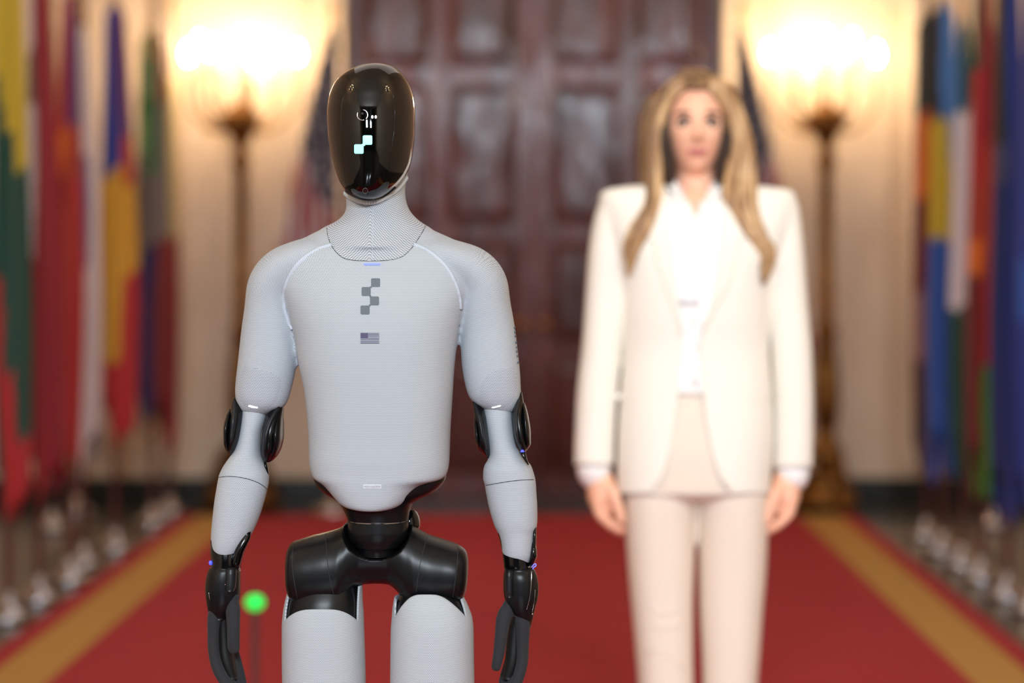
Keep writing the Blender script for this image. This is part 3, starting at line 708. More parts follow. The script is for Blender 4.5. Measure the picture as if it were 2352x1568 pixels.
# inner face panel outline
surf_line(HB, [(800, 446), (793, 410), (788, 370), (784, 320), (783, 270), (787, 230), (800, 203), (825, 190), (852, 187), (880, 191), (898, 207), (906, 235), (906, 290), (900, 340), (893, 390), (886, 440)], .00025, M['gloss'], 'face_panel_groove', ho)
for a in ((833.3, 310.8, 854.9, 332.2), (813.6, 331.4, 835, 352.8)): decal(HB, rrect(*a, 3.2), M['cyan'], 'display_square', ho, th=.0008)
decal(HB, [(831.5, 330.5), (836.8, 328.5), (839, 334), (834, 336), (831.5, 334.5)], M['cyan'], 'display_link', ho, th=.0008)
def disc(px, py, r, m, name, parent, th, hol=0, sy=1.0):
    n = 28; P = []
    for k in range(n):
        a = 2 * PI * k / n; P.append((px + r * math.cos(a), py + r * sy * math.sin(a)))
    return decal(HB, P, m, name, parent, th=th)
cm = disc(832.5, 263, 11, M['visor'], 'camera', ho, .0010)
disc(832.5, 261, 6.5, M['visor'], 'camera_lens', cm, .0016)
disc(832.5, 260.5, 2.6, M['palm'], 'camera_iris', cm, .0020)
def lens_glint(px, py, r, a0, a1, w, parent):
    P = [hit(HB, px + r * math.cos(a), py + r * math.sin(a), .001) for a in np.linspace(math.radians(a0), math.radians(a1), 20)]
    tube([tuple(p) for p in P], w, seg=8, sub=1, ref=(0, -1, 0)).build('lens_ring_and_glint', M['lens_glint'], parent)
lens_glint(832.5, 264, 12, 75, 205, .0008, cm); lens_glint(832.5, 264, 12, -80, 45, .0009, cm)  # bright arcs stand in for the lens reflection, modelled in chrome
c2 = disc(839, 438, 6, M['satin'], 'lower_camera', ho, .0008); disc(839, 438, 2.6, M['lens'], 'camera_lens', c2, .0014)
P = [hit(HB, 839 + 6 * math.cos(a), 438 + 6 * math.sin(a), .0008) for a in np.linspace(0, 2 * PI, 20)]
tube([tuple(p) for p in P], .0003, seg=6, sub=1, ref=(0, -1, 0)).build('lens_ring_and_glint', M['silver'], c2)
for x in (855.2, 863): disc(x, 268.4, 2.5, M['white_led_and_glint'], 'press_reflection', ho, .0009, sy=1.5)  # glowing discs put in for the mirrored press lights

# waist
pan = vl([(1075, 732, 1015, .07, .012), (1092, 719, 1024, .082, .010), (1100, 720, 1023, .084, .008), (1115, 727, 1014, .082, .005), (1130, 744, 996, .078, .0), (1142, 766, 968, .072, -.005), (1154, 781, 950, .066, -.010), (1170, 791, 942, .058, -.012), (1192, 800.5, 938.5, .053, -.012)], RD, seg=90, e=2.35, nv=60, yc0=.004)
pan.build('waist_pan', M['satin'], rb)
wc = vl([(1194, 801, 938.5, .050, -.012), (1215, 800, 939, .050, -.012), (1232, 803, 935, .048, -.012), (1245, 812, 926, .045, -.012), (1254, 819, 919, .042, -.012), (1255, 822, 916, .040, -.012), (1272, 830, 906, .036, -.012)], RD, seg=72, e=2.1, nv=80)
wc.build('waist_joint', M['satin'], rb)
WB = bvh(pan.join(wc)) if False else bvh(wc)
vl([(1191.5, 803, 936, .049, -.012), (1195.5, 803, 936, .049, -.012)], RD, seg=60, e=2.1, nv=4).build('waist_ring', M['silver'], rb)
# pelvis: loft along x
def hl(cols, D, seg=64, e=2.4, n=160, push=None):
    c = np.array(cols, float); q = np.linspace(c[0, 0], c[-1, 0], n)
    g = lambda k: pchip(c[:, 0], c[:, k], q)
    yt, yb, hd = g(1), g(2), g(3); th = np.linspace(0, 2 * PI, seg, endpoint=False)
    P = (yt + yb)[:, None] / 2 + (yb - yt)[:, None] / 2 * se(np.cos(th), e)[None, :]
    X = np.broadcast_to(((q - PX) * D / F)[:, None], P.shape); Z = CH - (P - PY) * D / F
    Y = D + hd[:, None] * -se(np.sin(th), e)[None, :]
    if push is not None: Y = Y + push(np.broadcast_to(q[:, None], P.shape), P, Y)
    v_ = np.stack([X, Y, Z], -1).reshape(-1, 3); m = MB(); m.add(v_, grid_faces(n, seg))
    for base, fl in ((0, 0), ((n - 1) * seg, 1)):
        k = len(m.v); m.v.append(tuple(v_[base:base + seg].mean(0))); m.uv.append((0, 0))
        for i in range(seg): t3 = (base + i, base + (i + 1) % seg, k); m.f.append(t3 if fl else t3[::-1]); m.mi.append(0)
    return m
def notch(px_, py_, Y):
    # U shaped recess that takes the waist joint
    cxn, cyn = 868, 1200
    d = np.sqrt(((px_ - cxn) / 80.) ** 2 + ((py_ - cyn) / 78.) ** 2); d = np.maximum(d, 0)
    w = np.clip((1.0 - d) / .06, 0, 1); w = w * w * (3 - 2 * w)
    return np.where(Y < RD + .02, w * .07, 0)
PV = hl([(657.5, 1283, 1335, .02), (659, 1268, 1352, .03), (663, 1256, 1365, .042), (670, 1246, 1380, .052), (690, 1238, 1394, .057), (720, 1229, 1399, .059), (750, 1221.5, 1400, .060), (778, 1213, 1394, .060), (792, 1205, 1380, .058), (802, 1198, 1362, .056), (815, 1194, 1348, .054), (832, 1192, 1341, .052),
         (868, 1192, 1339, .052), (892, 1192, 1341, .052), (906, 1193, 1350, .054), (920, 1196, 1366, .056), (936, 1203, 1386, .058), (955, 1212, 1397, .060), (984, 1227, 1399, .060), (1020, 1239, 1394, .058), (1050, 1250, 1385, .056), (1062, 1257, 1374, .050), (1070, 1265, 1358, .04), (1074, 1276, 1330, .025), (1075, 1285, 1312, .015)], RD, seg=180, n=240, e=2.25, push=notch)
pv = PV.build('pelvis', M['satin'], rb); PB = bvh(PV)
surf_line(PB, [(747, 1223), (749, 1250), (752, 1290), (758, 1330), (768, 1370)], .0005, M['seam'], 'panel_seam', pv)
surf_line(PB, [(983, 1229), (974, 1258), (966, 1290), (960, 1325), (956, 1360)], .0005, M['seam'], 'panel_seam', pv)
surf_line(PB, [(1052, 1252), (1050, 1290), (1046, 1330), (1040, 1372)], .0005, M['seam'], 'panel_seam', pv)
surf_line(PB, [(673, 1248), (671, 1290), (675, 1330), (683, 1374)], .0005, M['seam'], 'panel_seam', pv)
hp = vl([(1176, 940, 948, .01), (1185, 925, 956, .022), (1200, 915, 961, .028), (1214, 915, 962, .028), (1228, 925, 955, .02)], RD, e=2.0, yc0=.045); hp.build('hip_housing', M['gloss'], rb)

# thighs and lower legs
def dang(a, c): return abs((a - c + PI) % (2 * PI) - PI)
FRT = 1.5 * PI
def leg(rows, dome, notchy, side, dy, knee, shin, foot, lab):
    """front of the tube is at angle 270 deg; the fabric front rises as a dome between two notches"""
    def top(a):
        u = abs(math.cos(a)) ** (2 / 2.25)
        if math.sin(a) > 0: return side
        if u < .9: return dome + (notchy - dome) * (u / .9) ** 3.4
        if u < .955: return notchy + (side - notchy) * (u - .9) / .055
        return side
    m = vl(rows, RD, seg=160, e=2.25, nv=90, top=top, cap=False, yc0=dy)
    t = tag(m.build('thigh', M['knit'], rb, solid=.003), lab)
    r0 = rows[0]
    inner = [(side - 12, rows[0][1] + 16, rows[0][2] - 16, rows[0][3] - .012)] + [(r[0], r[1] + 6, r[2] - 6, r[3] - .005) for r in rows[1:5]]
    vl(inner, RD, seg=64, e=2.3, yc0=dy).build('hip_joint', M['satin'], rb)
    k = rows[-1]; c = (k[1] + k[2]) / 2
    vl([(k[0] - 14, c - 66, c + 66, .055), (k[0] + 40, c - 62, c + 62, .058), (k[0] + 100, c - 58, c + 58, .052), (k[0] + 150, c - 50, c + 50, .045)], RD, yc0=dy).build('knee_joint', M['satin'], rb)
    vl([(k[0] + 120, c - 66, c + 64, .05), (k[0] + 240, c - 76, c + 72, .062), (k[0] + 420, c - 58, c + 56, .05), (k[0] + 560, c - 44, c + 44, .04)], RD, yc0=dy + .01).build('shin', M['knit'], rb)
    x = (c - PX) * RS; z0 = .0125
    ank = q3(c, k[0] + 555, dy)
    tube([(x, RD + dy + .01, ank[2] + .02), (x, RD + dy + .01, .09)], [.028, .034], seg=20).build('ankle', M['satin'], rb)
    fm = MB(); sec = []
    tube([(x, RD + dy + .085, z0 + .042), (x, RD + dy + .03, z0 + .05), (x, RD + dy - .06, z0 + .042), (x, RD + dy - .14, z0 + .032)], [.036, .042, .047, .040], [.040, .049, .041, .028], seg=28, e=2.8, ref=(1, 0, 0)).build('foot', M['gloss'], rb)
leg([(1338, 667, 832, .060), (1380, 655, 833, .066), (1410, 650, 835, .069), (1440, 648, 836, .071), (1500, 648, 838, .072), (1568, 649, 839.5, .072), (1700, 655, 834, .068), (1860, 668, 818, .06)], 1385, 1418, 1342, 0, 0, 0, 0, 'thigh in pale grey knit with a notched top')
leg([(1362, 908, 1062, .055), (1390, 903, 1076, .064), (1420, 900.5, 1086, .069), (1440, 899, 1088, .071), (1500, 898, 1089, .072), (1568, 897.5, 1090, .072), (1700, 904, 1084, .068), (1860, 918, 1068, .06)], 1352, 1408, 1368, -.012, 0, 0, 0, 'forward thigh in pale grey knit with a domed top')

# forearms
def fore(rows, nm='forearm'):
    m = vl(rows, RD, seg=72, e=2.2, nv=140); uv_ = m.uv; return m
fl = fore([(938, 557, 614, .026), (960, 554, 610, .028), (1000, 548, 600, .030), (1030, 540, 598.5, .032), (1045, 531, 600, .034), (1060, 520, 605, .036), (1078, 509, 613, .038), (1093, 503, 617.5, .040), (1108, 500, 617, .040), (1125, 497, 613.5, .040), (1150, 493, 607, .040), (1180, 489.5, 598, .039), (1210, 486.5, 586, .037), (1235, 485, 573, .035), (1255, 486, 560, .032), (1270, 490, 549, .028), (1280, 497, 539, .021), (1286, 506, 529, .012), (1288, 513, 521, .005)])
fo = fl.build('forearm', M['knit_arm'], rb); FLB = bvh(fl)
surf_line(FLB, [(503, 1096), (520, 1094), (545, 1095), (570, 1100), (590, 1107), (604, 1115), (613, 1123)], .00055, M['seam'], 'forearm_seam', fo)
surf_line(FLB, [(535, 1052), (545, 1045), (560, 1042), (580, 1046), (600, 1060)], .0008, M['tape'], 'elbow_stitching', fo) if False else None
fr = fore([(935, 1111, 1175, .026), (960, 1113, 1176, .028), (1000, 1119, 1181, .030), (1025, 1123, 1187, .032), (1042, 1124, 1198, .034), (1056, 1120, 1208, .036), (1068, 1113, 1219, .038), (1080, 1110, 1224, .040), (1098, 1109.5, 1229, .040), (1112, 1113, 1231, .040), (1130, 1116, 1232, .040), (1160, 1122, 1234, .040), (1190, 1130, 1234.5, .039), (1208, 1136, 1233, .037), (1222, 1143, 1228, .035), (1245, 1150, 1226, .033), (1270, 1154, 1224, .030), (1285, 1160, 1219, .025), (1295, 1168, 1211, .019), (1301, 1178, 1202, .011), (1303, 1186, 1196, .005)])
fo2 = fr.build('forearm', M['knit_arm'], rb); FRB = bvh(fr)
surf_line(FRB, [(1112, 1115), (1135, 1111), (1165, 1106), (1200, 1102), (1230, 1101)], .00055, M['seam'], 'forearm_seam', fo2)

# elbows: outer disc + inner graphite band on either side
def plate(outer, band, nm='elbow_plate', dy=0.0, disc_=None):
    o = vl(outer, RD, seg=40, e=2.0, nv=50, yc0=dy).build(nm, M['semi'], rb)
    vl(band, RD, seg=32, e=2.4, nv=50, yc0=dy - .006).build('elbow_band', M['satin2'], o)
    if disc_: vl(disc_, RD, seg=32, e=2.0, nv=40, yc0=dy).build('elbow_cap', M['semi'], o)
    return o
plate([(912, 536, 546, .008), (930, 531, 562, .022), (950, 528, 562, .032), (1000, 522, 556, .036), (1030, 523, 545, .026), (1044, 529, 536, .010)],
      [(918, 538, 544, .01), (940, 535, 551, .024), (970, 532, 550, .032), (1000, 530, 546, .032), (1025, 530, 539, .022)],
      disc_=[(938, 527, 533, .01), (955, 520, 536, .028), (985, 515, 534, .037), (1010, 515, 532, .034), (1030, 519, 531, .022), (1040, 525, 530, .010)])
plate([(920, 640, 650, .008), (935, 622, 652, .022), (960, 610, 650, .034), (1000, 602, 646, .040), (1030, 600, 641, .036), (1050, 603, 630, .024), (1060, 608, 622, .012)],
      [(928, 640, 649, .014), (945, 628, 643, .028), (970, 616, 633, .036), (1000, 609, 625, .040), (1030, 607, 619, .036), (1048, 609, 616, .024)],
      disc_=[(950, 640, 648, .012), (970, 630, 651, .034), (1000, 626, 651, .042), (1025, 625, 647, .036), (1045, 618, 638, .022), (1058, 612, 626, .012)])
vl([(1058, 606, 612, .006), (1070, 606, 616, .010), (1088, 613, 618.5, .006)], RD, e=2, seg=16).build('elbow_tab', M['gloss'], rb)
plate([(912, 1083, 1090, .008), (935, 1086, 1110, .022), (960, 1089, 1119, .034), (1000, 1092, 1124, .040), (1025, 1098, 1126, .034), (1040, 1108, 1127, .022), (1050, 1118, 1125, .010)],
      [(924, 1087, 1094, .014), (945, 1091, 1104, .028), (970, 1097, 1112, .036), (1000, 1103, 1117, .038), (1028, 1112, 1122, .026)],
      disc_=[(955, 1088, 1096, .012), (970, 1088, 1100, .030), (1000, 1090, 1104, .038), (1020, 1094, 1108, .030), (1036, 1102, 1114, .016)])
plate([(900, 1194, 1199, .008), (925, 1178, 1203, .022), (950, 1174, 1206, .034), (1000, 1180, 1212, .040), (1025, 1189, 1212, .034), (1036, 1196, 1208, .020), (1041, 1200, 1205, .010)],
      [(915, 1188, 1198, .016), (935, 1180, 1194, .028), (960, 1179, 1192, .036), (990, 1181, 1194, .040), (1015, 1187, 1197, .034)],
      disc_=[(925, 1198, 1205, .010), (940, 1198, 1210, .026), (965, 1198, 1215.5, .036), (995, 1200, 1219, .038), (1018, 1203, 1219, .028), (1034, 1203, 1210, .012)])
vl([(1034, 1192, 1208, .006), (1046, 1199, 1210, .008), (1056, 1206, 1213, .006), (1063, 1212, 1216, .003)], RD, e=2, seg=16, yc0=-.033).build('elbow_tab', M['gloss'], rb)
ell(q3(1200, 1033, -.034), (.0030, .0025, .0032), 12, 8).build('status_light', M['blue_led'], rb)

# wrists
def wrist(rows, m='satin', nm='wrist', dy=0.0, e=2.2): return vl(rows, RD, seg=48, e=e, yc0=dy).build(nm, M[m], rb)
wrist([(1218, 568, 579, .006), (1226, 558, 579.5, .010), (1245, 548, 573, .014), (1265, 540, 564, .016), (1290, 535, 557, .016), (1304, 540, 552, .010)], 'gloss', 'forearm_blade', -.016)
wrist([(1238, 484, 540, .026), (1265, 483.5, 555, .028), (1285, 486, 554, .030), (1297, 487, 553, .030), (1300, 484, 553, .030), (1310, 482, 552.5, .031)], 'gloss', 'wrist_collar')
w1 = wrist([(1296, 492, 540, .026), (1302, 483, 550, .032), (1315, 477, 552, .034), (1332, 473, 552, .035), (1350, 472, 552, .035), (1375, 474, 550, .033), (1400, 478, 540, .028), (1420, 481, 525, .022)], 'satin')
wrist([(1297, 524, 546, .010), (1306, 523, 548, .014), (1345, 522, 546, .015), (1352, 524, 542, .012)], 'satin2', 'wrist_barrel', -.024)
ell(q3(486, 1290, -.012), (.0028, .002, .0036), 12, 8).build('status_light', M['blue_led'], rb)
ell(q3(524, 1309 + 26, -.0375), (.0008, .001, .0012), 8, 6).build('glint_screw', M['silver'], rb)
wrist([(1207, 1227, 1231, .004), (1215, 1224, 1232, .009), (1240, 1223, 1231.5, .012), (1262, 1222, 1231, .012)], 'gloss', 'forearm_blade', -.010)
wrist([(1242, 1220, 1228, .010), (1256, 1218, 1232.5, .016), (1272, 1216, 1233.5, .018), (1288, 1214, 1229, .014), (1298, 1212, 1222, .008)], 'gloss', 'wrist_knob', -.006)
wrist([(1222, 1142, 1180, .022), (1250, 1150, 1215, .026), (1280, 1155, 1216, .028), (1300, 1157, 1214, .028), (1308, 1158, 1225, .026)], 'gloss', 'wrist_collar')
wrist([(1302, 1160, 1222, .026), (1310, 1158, 1229, .032), (1330, 1156, 1235, .035), (1350, 1156, 1237, .035), (1370, 1158, 1236, .034), (1395, 1166, 1230, .030), (1420, 1185, 1224, .024), (1440, 1198, 1219, .016)], 'satin')
wrist([(1303, 1162, 1180, .010), (1312, 1161, 1179, .014), (1355, 1161, 1179, .014), (1366, 1163, 1178, .010)], 'satin2', 'wrist_barrel', -.024)
tube([q3(1221, 1306, -.030), q3(1220, 1335, -.034), (q3(1217, 1365, -.034)), q3(1210, 1392, -.032)], .0006, seg=6, ref=(0, -1, 0)).build('chrome_edge', M['silver'], rb)
tube([q3(1229, 1350, -.024), q3(1227, 1375, -.024), q3(1221, 1408, -.020)], .0006, seg=6, ref=(0, -1, 0)).build('chrome_edge', M['silver'], rb)
ell(q3(1223, 1405, -.024), (.0014, .001, .0016), 8, 6).build('glint_screw', M['silver'], rb)
tube([q3(485, 1355, -.028), q3(487, 1368, -.029), q3(489, 1372, -.028)], .0005, seg=6, ref=(0, -1, 0)).build('chrome_edge', M['silver'], rb)
# small violet cord ties at the wrists
tube([q3(1222, 1297, -.02), q3(1229, 1290, -.022), q3(1231, 1295, -.022), q3(1225, 1299, -.022), q3(1224, 1303, -.02)], .0009, seg=6, ref=(0, -1, 0)).build('cord_tie', M['violet'], rb)

# hands: thumb towards the body side seen front on, fingers hanging behind
def hand(parts, palmrows, nm, mir=False):
    ms = []
    for P, R in parts: ms.append(tube([q3(*p) for p in P], [r * RS for r in R], [r * RS * 1.05 for r in R], seg=20, sub=6, ref=(1, 0, 0)))
    v_, f_ = fuse(ms, .0018, 5)
    h = sub(v_, f_, np.ones(len(f_), bool)).build('hand', M['glove'], rb); tag(h, nm)
    vl(palmrows, RD, seg=40, e=2.2, yc0=.0).build('palm_pad', M['palm'], h)
    return h
hand([([(530, 1372, -.012), (538, 1392, -.020), (541, 1430, -.026), (541, 1465, -.026), (541.5, 1482, -.024)], [17, 17, 15, 14.5, 14]),      # thumb
      ([(508, 1385, -.005), (525, 1372, -.012), (534, 1372, -.014)], [20, 20, 18]),
      ([(506, 1384, -.01), (495, 1415, -.014), (492, 1460, -.014), (494, 1495, -.014), (503, 1530, -.016), (521, 1562, -.018), (540, 1592, -.022), (552, 1618, -.028)], [19, 16, 13, 13, 13.5, 13.5, 12, 10]),   # index
      ([(512, 1400, .012), (502, 1460, .012), (506, 1505, .010), (518, 1545, .004), (540, 1592, -.002), (556, 1625, -.010)], [19, 17, 14, 13, 12.5, 10]),
      ([(516, 1400, .032), (512, 1460, .034), (518, 1500, .030), (530, 1540, .024), (548, 1585, .016), (560, 1612, .006)], [17, 15, 13, 12.5, 12, 9.5]),
      ([(518, 1400, .048), (518, 1455, .052), (524, 1490, .048), (536, 1525, .040), (548, 1560, .030), (556, 1585, .024)], [14, 13, 12, 11.5, 10.5, 9])],
     [(1400, 508, 530, .02), (1440, 500, 530, .024, .01), (1490, 500, 533, .024, .012), (1530, 508, 538, .02, .010), (1560, 522, 544, .014, .010)],
     'gloved charcoal hand with the thumb to the front, at the left of the photo')
hand([([(1170, 1393, -.010), (1158, 1412, -.020), (1152, 1450, -.026), (1147, 1490, -.028), (1140.5, 1523, -.028)], [17, 17, 15, 13.5, 11.5]),
      ([(1172, 1388, -.008), (1185, 1384, -.010), (1196, 1395, -.006)], [17, 18, 19]),
      ([(1196, 1398, -.01), (1201, 1430, -.014), (1201, 1480, -.014), (1199, 1520, -.016), (1188, 1558, -.018), (1172, 1592, -.022), (1160, 1616, -.028)], [20, 17, 14, 13.5, 13.5, 12, 10]),
      ([(1195, 1405, .012), (1198, 1460, .012), (1196, 1505, .010), (1186, 1545, .004), (1168, 1592, -.002), (1154, 1622, -.010)], [19, 17, 14, 13, 12.5, 10]),
      ([(1190, 1405, .032), (1190, 1460, .034), (1186, 1500, .030), (1176, 1540, .024), (1160, 1585, .016), (1150, 1612, .006)], [17, 15, 13, 12.5, 12, 9.5]),
      ([(1187, 1405, .048), (1184, 1455, .052), (1180, 1490, .048), (1170, 1525, .040), (1158, 1560, .030), (1152, 1585, .024)], [14, 13, 12, 11.5, 10.5, 9])],
     [(1412, 1178, 1192, .02), (1440, 1168, 1198, .024, .01), (1490, 1162, 1198, .024, .012), (1530, 1158, 1192, .02, .010), (1560, 1154, 1180, .014, .010)],
     'gloved charcoal hand with the thumb to the front, at the right of the photo')

# ================================================================== WOMAN
WD = 5.914; WS = WD / F
wo = thing('person', (W(1600, 0, WD)[0], WD, .0125), 'long haired blonde woman in ivory trouser suit and white blouse, arms hanging down', 'person')
def p3(px, py, dy=0.0): p = W(px, py, WD); p[1] += dy; return p
HCn = p3(1597, 290, -.005)
def head_mesh():
    m = MB(); seg, rg = 128, 96; v_ = []
    a_, b_, c_ = .0765, .094, .125
    for j in range(rg + 1):
        ph = PI * j / rg
        for i in range(seg):
            t = 2 * PI * i / seg; n = np.array([math.sin(ph) * math.cos(t), math.sin(ph) * math.sin(t), math.cos(ph)])
            x, y, z = n[0] * a_, n[1] * b_, n[2] * c_
            lo = max(0, -n[2])
            x *= 1 - .21 * lo ** 2.0; 
            if y > 0: y *= 1 - .45 * lo
            else: y *= 1 - .10 * lo ** 2
            if y < 0:
                G = lambda cx_, cz_, sx, sz: math.exp(-((x - cx_) / sx) ** 2 - ((z - cz_) / sz) ** 2)
                d = .024 * G(0, -.030, .0125, .015) + .012 * G(0, -.005, .010, .022) - .010 * (G(.031, .004, .016, .012) + G(-.031, .004, .016, .012)) + .004 * (G(.03, .026, .02, .008) + G(-.03, .026, .02, .008))
                d += .007 * G(0, -.066, .021, .009) - .002 * G(0, -.0665, .02, .002) + .008 * G(0, -.103, .018, .014) + .005 * (G(.042, -.03, .016, .02) + G(-.042, -.03, .016, .02)) - .003 * G(0, -.082, .02, .006)
                y -= d
            v_.append((HCn[0] + x, HCn[1] + y, HCn[2] + z))
    m.add(v_, [q[::-1] for q in grid_faces(rg + 1, seg)]); return m
def wl(L, dep=1.0, dys=None, e=2.0): 
    P = [p3(a, b_, dys[i] if dys else 0) for i, (a, b_, r) in enumerate(L)]
    return tube(P, [r * WS for _, _, r in L], [r * WS * dep for _, _, r in L], seg=24, sub=6, e=e, rnd=True)
neckw = wl([(1598, 370, 42), (1599, 420, 44), (1600, 460, 50), (1600, 500, 90)], .95, [.02, .02, .02, .02])
torw = vl([(440, 1530, 1670, .05), (470, 1450, 1750, .075), (560, 1440, 1760, .095), (700, 1460, 1740, .095), (800, 1480, 1720, .085), (900, 1460, 1740, .10), (1050, 1450, 1748, .11), (1095, 1460, 1738, .09), (1108, 1480, 1720, .06)], WD)
legsw = [wl([(1520, 1090, 66), (1522, 1250, 60), (1527, 1500, 46), (1530, 1700, 42), (1530, 1850, 26)]), wl([(1682, 1090, 66), (1680, 1250, 60), (1677, 1500, 46), (1675, 1700, 42), (1672, 1850, 26)])]
def whand(s, x0, xs):
    """s=-1 hand on the left of the photo. knuckles outward, thumb to the front, fingers curled towards the thigh"""
    X = lambda d: x0 + d * xs
    q = [wl([(X(0), 1030, 24), (X(0), 1078, 25), (X(4), 1110, 33), (X(8), 1140, 35), (X(14), 1158, 28)], 1.0, [0, -.005, -.01, -.012, -.012])]
    q.append(wl([(X(18), 1110, 13), (X(34), 1135, 13), (X(44), 1165, 11.5), (X(50), 1190, 9)], 1.0, [-.035, -.050, -.056, -.058]))       # thumb
    for k, (dy, ln, r) in enumerate(((-.036, 1.0, 11.5), (-.014, 1.08, 12), (.010, 1.02, 11.5), (.030, .82, 10))):
        q.append(wl([(X(-6 + k * 1), 1138, r + 3), (X(0), 1138 + 36 * ln, r + 1), (X(26), 1138 + 62 * ln, r), (X(50), 1138 + 76 * ln, r - 2)], 1.0, [dy * .9, dy, dy, dy * .9]))
    return q
armLw = wl([(1440, 490, 34), (1395, 560, 34), (1384, 700, 32), (1378, 850, 30), (1370, 1000, 26), (1372, 1050, 24)])
armRw = wl([(1765, 490, 34), (1806, 560, 34), (1815, 700, 32), (1818, 850, 30), (1820, 1000, 26), (1815, 1050, 24)])
hl_, hr_ = whand(-1, 1376, 1), whand(1, 1809, -1)
feet = []
for x in (1530, 1672):
    X_ = (x - PX) * WS
    feet.append(tube([(X_, WD + .05, .11), (X_, WD + .0, .085), (X_, WD - .07, .045), (X_, WD - .13, .033)], [.026, .030, .036, .026], [.03, .03, .022, .014], seg=16))
v, f = fuse([head_mesh(), neckw, torw, armLw, armRw] + legsw + hl_ + hr_ + feet, .0036, 3)
body = sub(v, f, np.ones(len(f), bool)); BB = bvh(body)
cxb = v[f].mean(1) - HCn
lipm = (cxb[:, 1] < -.06) & ((cxb[:, 0] / .0235) ** 2 + ((cxb[:, 2] + .0668 - 9 * cxb[:, 0] ** 2) / .0085) ** 2 < 1)
body.mi = [int(k) for k in lipm]
bo = body.build('body', [M['skin'], M['lips']], wo)
for s in (-1, 1):
    e_ = HCn + np.array([s * .031, -.0745, .004])
    eo = ell(e_, (.0115, .0118, .0080), 16, 12).build('eye', M['eye'], bo)
    ell(e_ + [0, -.0085, -.0005], (.0062, .0050, .0062), 12, 8).build('iris', M['iris'], bo)
    tube([e_ + [-.017 * s * 1.0, -.006, -.001], e_ + [-.008 * s, -.012, .0075], e_ + [.006 * s, -.0125, .0085], e_ + [.018 * s, -.006, .003]], [.0018, .0042, .0046, .0022], seg=8, ref=(0, -1, 0)).build('eyelashes', M['lash'], bo)
    tube([e_ + [-.012 * s, -.004, -.010], e_ + [.004 * s, -.006, -.0115], e_ + [.016 * s, -.003, -.004]], [.0012, .0022, .0018], seg=8, ref=(0, -1, 0)).build('eyelashes', M['lash'], bo)
    tube([e_ + [-.014 * s, -.016, .021], e_ + [.004 * s, -.0155, .0265], e_ + [.022 * s, -.006, .020]], [.0026, .0032, .0014], [.0012] * 3, seg=8, ref=(0, 0, 1)).build('eyebrow', M['lash'], bo)
# jacket
jc = vl([(424, 1545, 1655, .05, .02), (429, 1458, 1742, .062, .012), (434, 1415, 1788, .072, .008), (441, 1386, 1818, .080, .005), (455, 1380, 1825, .088, .003), (480, 1382, 1824, .098), (560, 1400, 1804, .118), (640, 1424, 1770, .124), (720, 1430, 1764, .120), (800, 1434, 1762, .113), (900, 1428, 1768, .122), (1000, 1422, 1772, .132), (1100, 1420, 1766, .137), (1150, 1420, 1764, .137), (1165, 1422, 1762, .13)], WD, seg=96, e=2.5, nv=120)
sjl = wl([(1414, 482, 38), (1404, 525, 40), (1397, 600, 43), (1390, 700, 43), (1383, 800, 43), (1372, 900, 43), (1366, 1000, 42), (1364, 1075, 42)], 1.25, e=2.2)
sjr = wl([(1794, 482, 38), (1798, 525, 40), (1802, 600, 43), (1809, 700, 43), (1817, 800, 44), (1822, 900, 43), (1823, 1000, 42), (1821, 1082, 42)], 1.25, e=2.2)
v, f = fuse([jc, sjl, sjr], .0045, 4)
OPL = [(1528, 420), (1538, 480), (1548, 600), (1560, 700), (1568, 780), (1562, 860), (1552, 950), (1538, 1040), (1518, 1100), (1496, 1128), (1470, 1133), (1425, 1132)]
OPR = [(1668, 420), (1660, 480), (1648, 600), (1630, 700), (1608, 780), (1612, 860), (1620, 950), (1636, 1040), (1656, 1100), (1684, 1128), (1710, 1134), (1762, 1132)]
cj = v[f].mean(1); px, py = proj(cj)
cls = np.zeros(len(f), int)
op = inpoly(px, py, [tuple(p) for p in dens(OPL[:10], 6)] + [tuple(p) for p in dens(OPR[:10], 6)][::-1] + [(1600, 380)]) & (cj[:, 1] < WD - .01)
cls[op] = 1
cls[(py > 1133) ] = 1
cls[(py > 1066) & (px < 1412)] = 1; cls[(py > 1072) & (px > 1776)] = 1
cls[(py < 432) & (px > 1535) & (px < 1662)] = 1
for ln in (OPL[:10], OPR[:10], [(1405, 1133), (1500, 1133)], [(1680, 1133), (1775, 1133)]): snap(v, f, cls, ln, WD - .01, 7)
jk = sub(v, f, cls == 0, None); JB = bvh(jk)
jo = jk.build('jacket', M['ivory'], wo, solid=-.004)
jo.modifiers['solid'].offset = -1
def panel(b, poly, m, name, parent, off, th=.004, rg=6):
    poly = dens(poly + [poly[0]], 10, smooth=False)[:-1]; c = poly.mean(0); d = len(poly); P = [c]
    for k in range(1, rg + 1): P += list(c + (poly - c) * k / rg)
    D_ = []; 
    for x, y in P:
        h = hit(b, x, y, off); D_.append(h)
    ok = [h is not None for h in D_]
    if not any(ok): return
    good = [i for i in range(len(P)) if ok[i]]
    for i in range(len(P)):
        if not ok[i]:
            j = min(good, key=lambda g: (P[g][0] - P[i][0]) ** 2 + (P[g][1] - P[i][1]) ** 2); D_[i] = Vector(W(P[i][0], P[i][1], D_[j].y))
    f_ = [(0, 1 + i, 1 + (i + 1) % d) for i in range(d)] + [(1 + k * d + i, 1 + k * d + i + d, 1 + k * d + (i + 1) % d + d, 1 + k * d + (i + 1) % d) for k in range(rg - 1) for i in range(d)]
    o = MB().add([tuple(h) for h in D_], f_).build(name, m, parent, smooth=True)
    q = o.modifiers.new('solid', 'SOLIDIFY'); q.thickness = th; q.offset = 0; return o
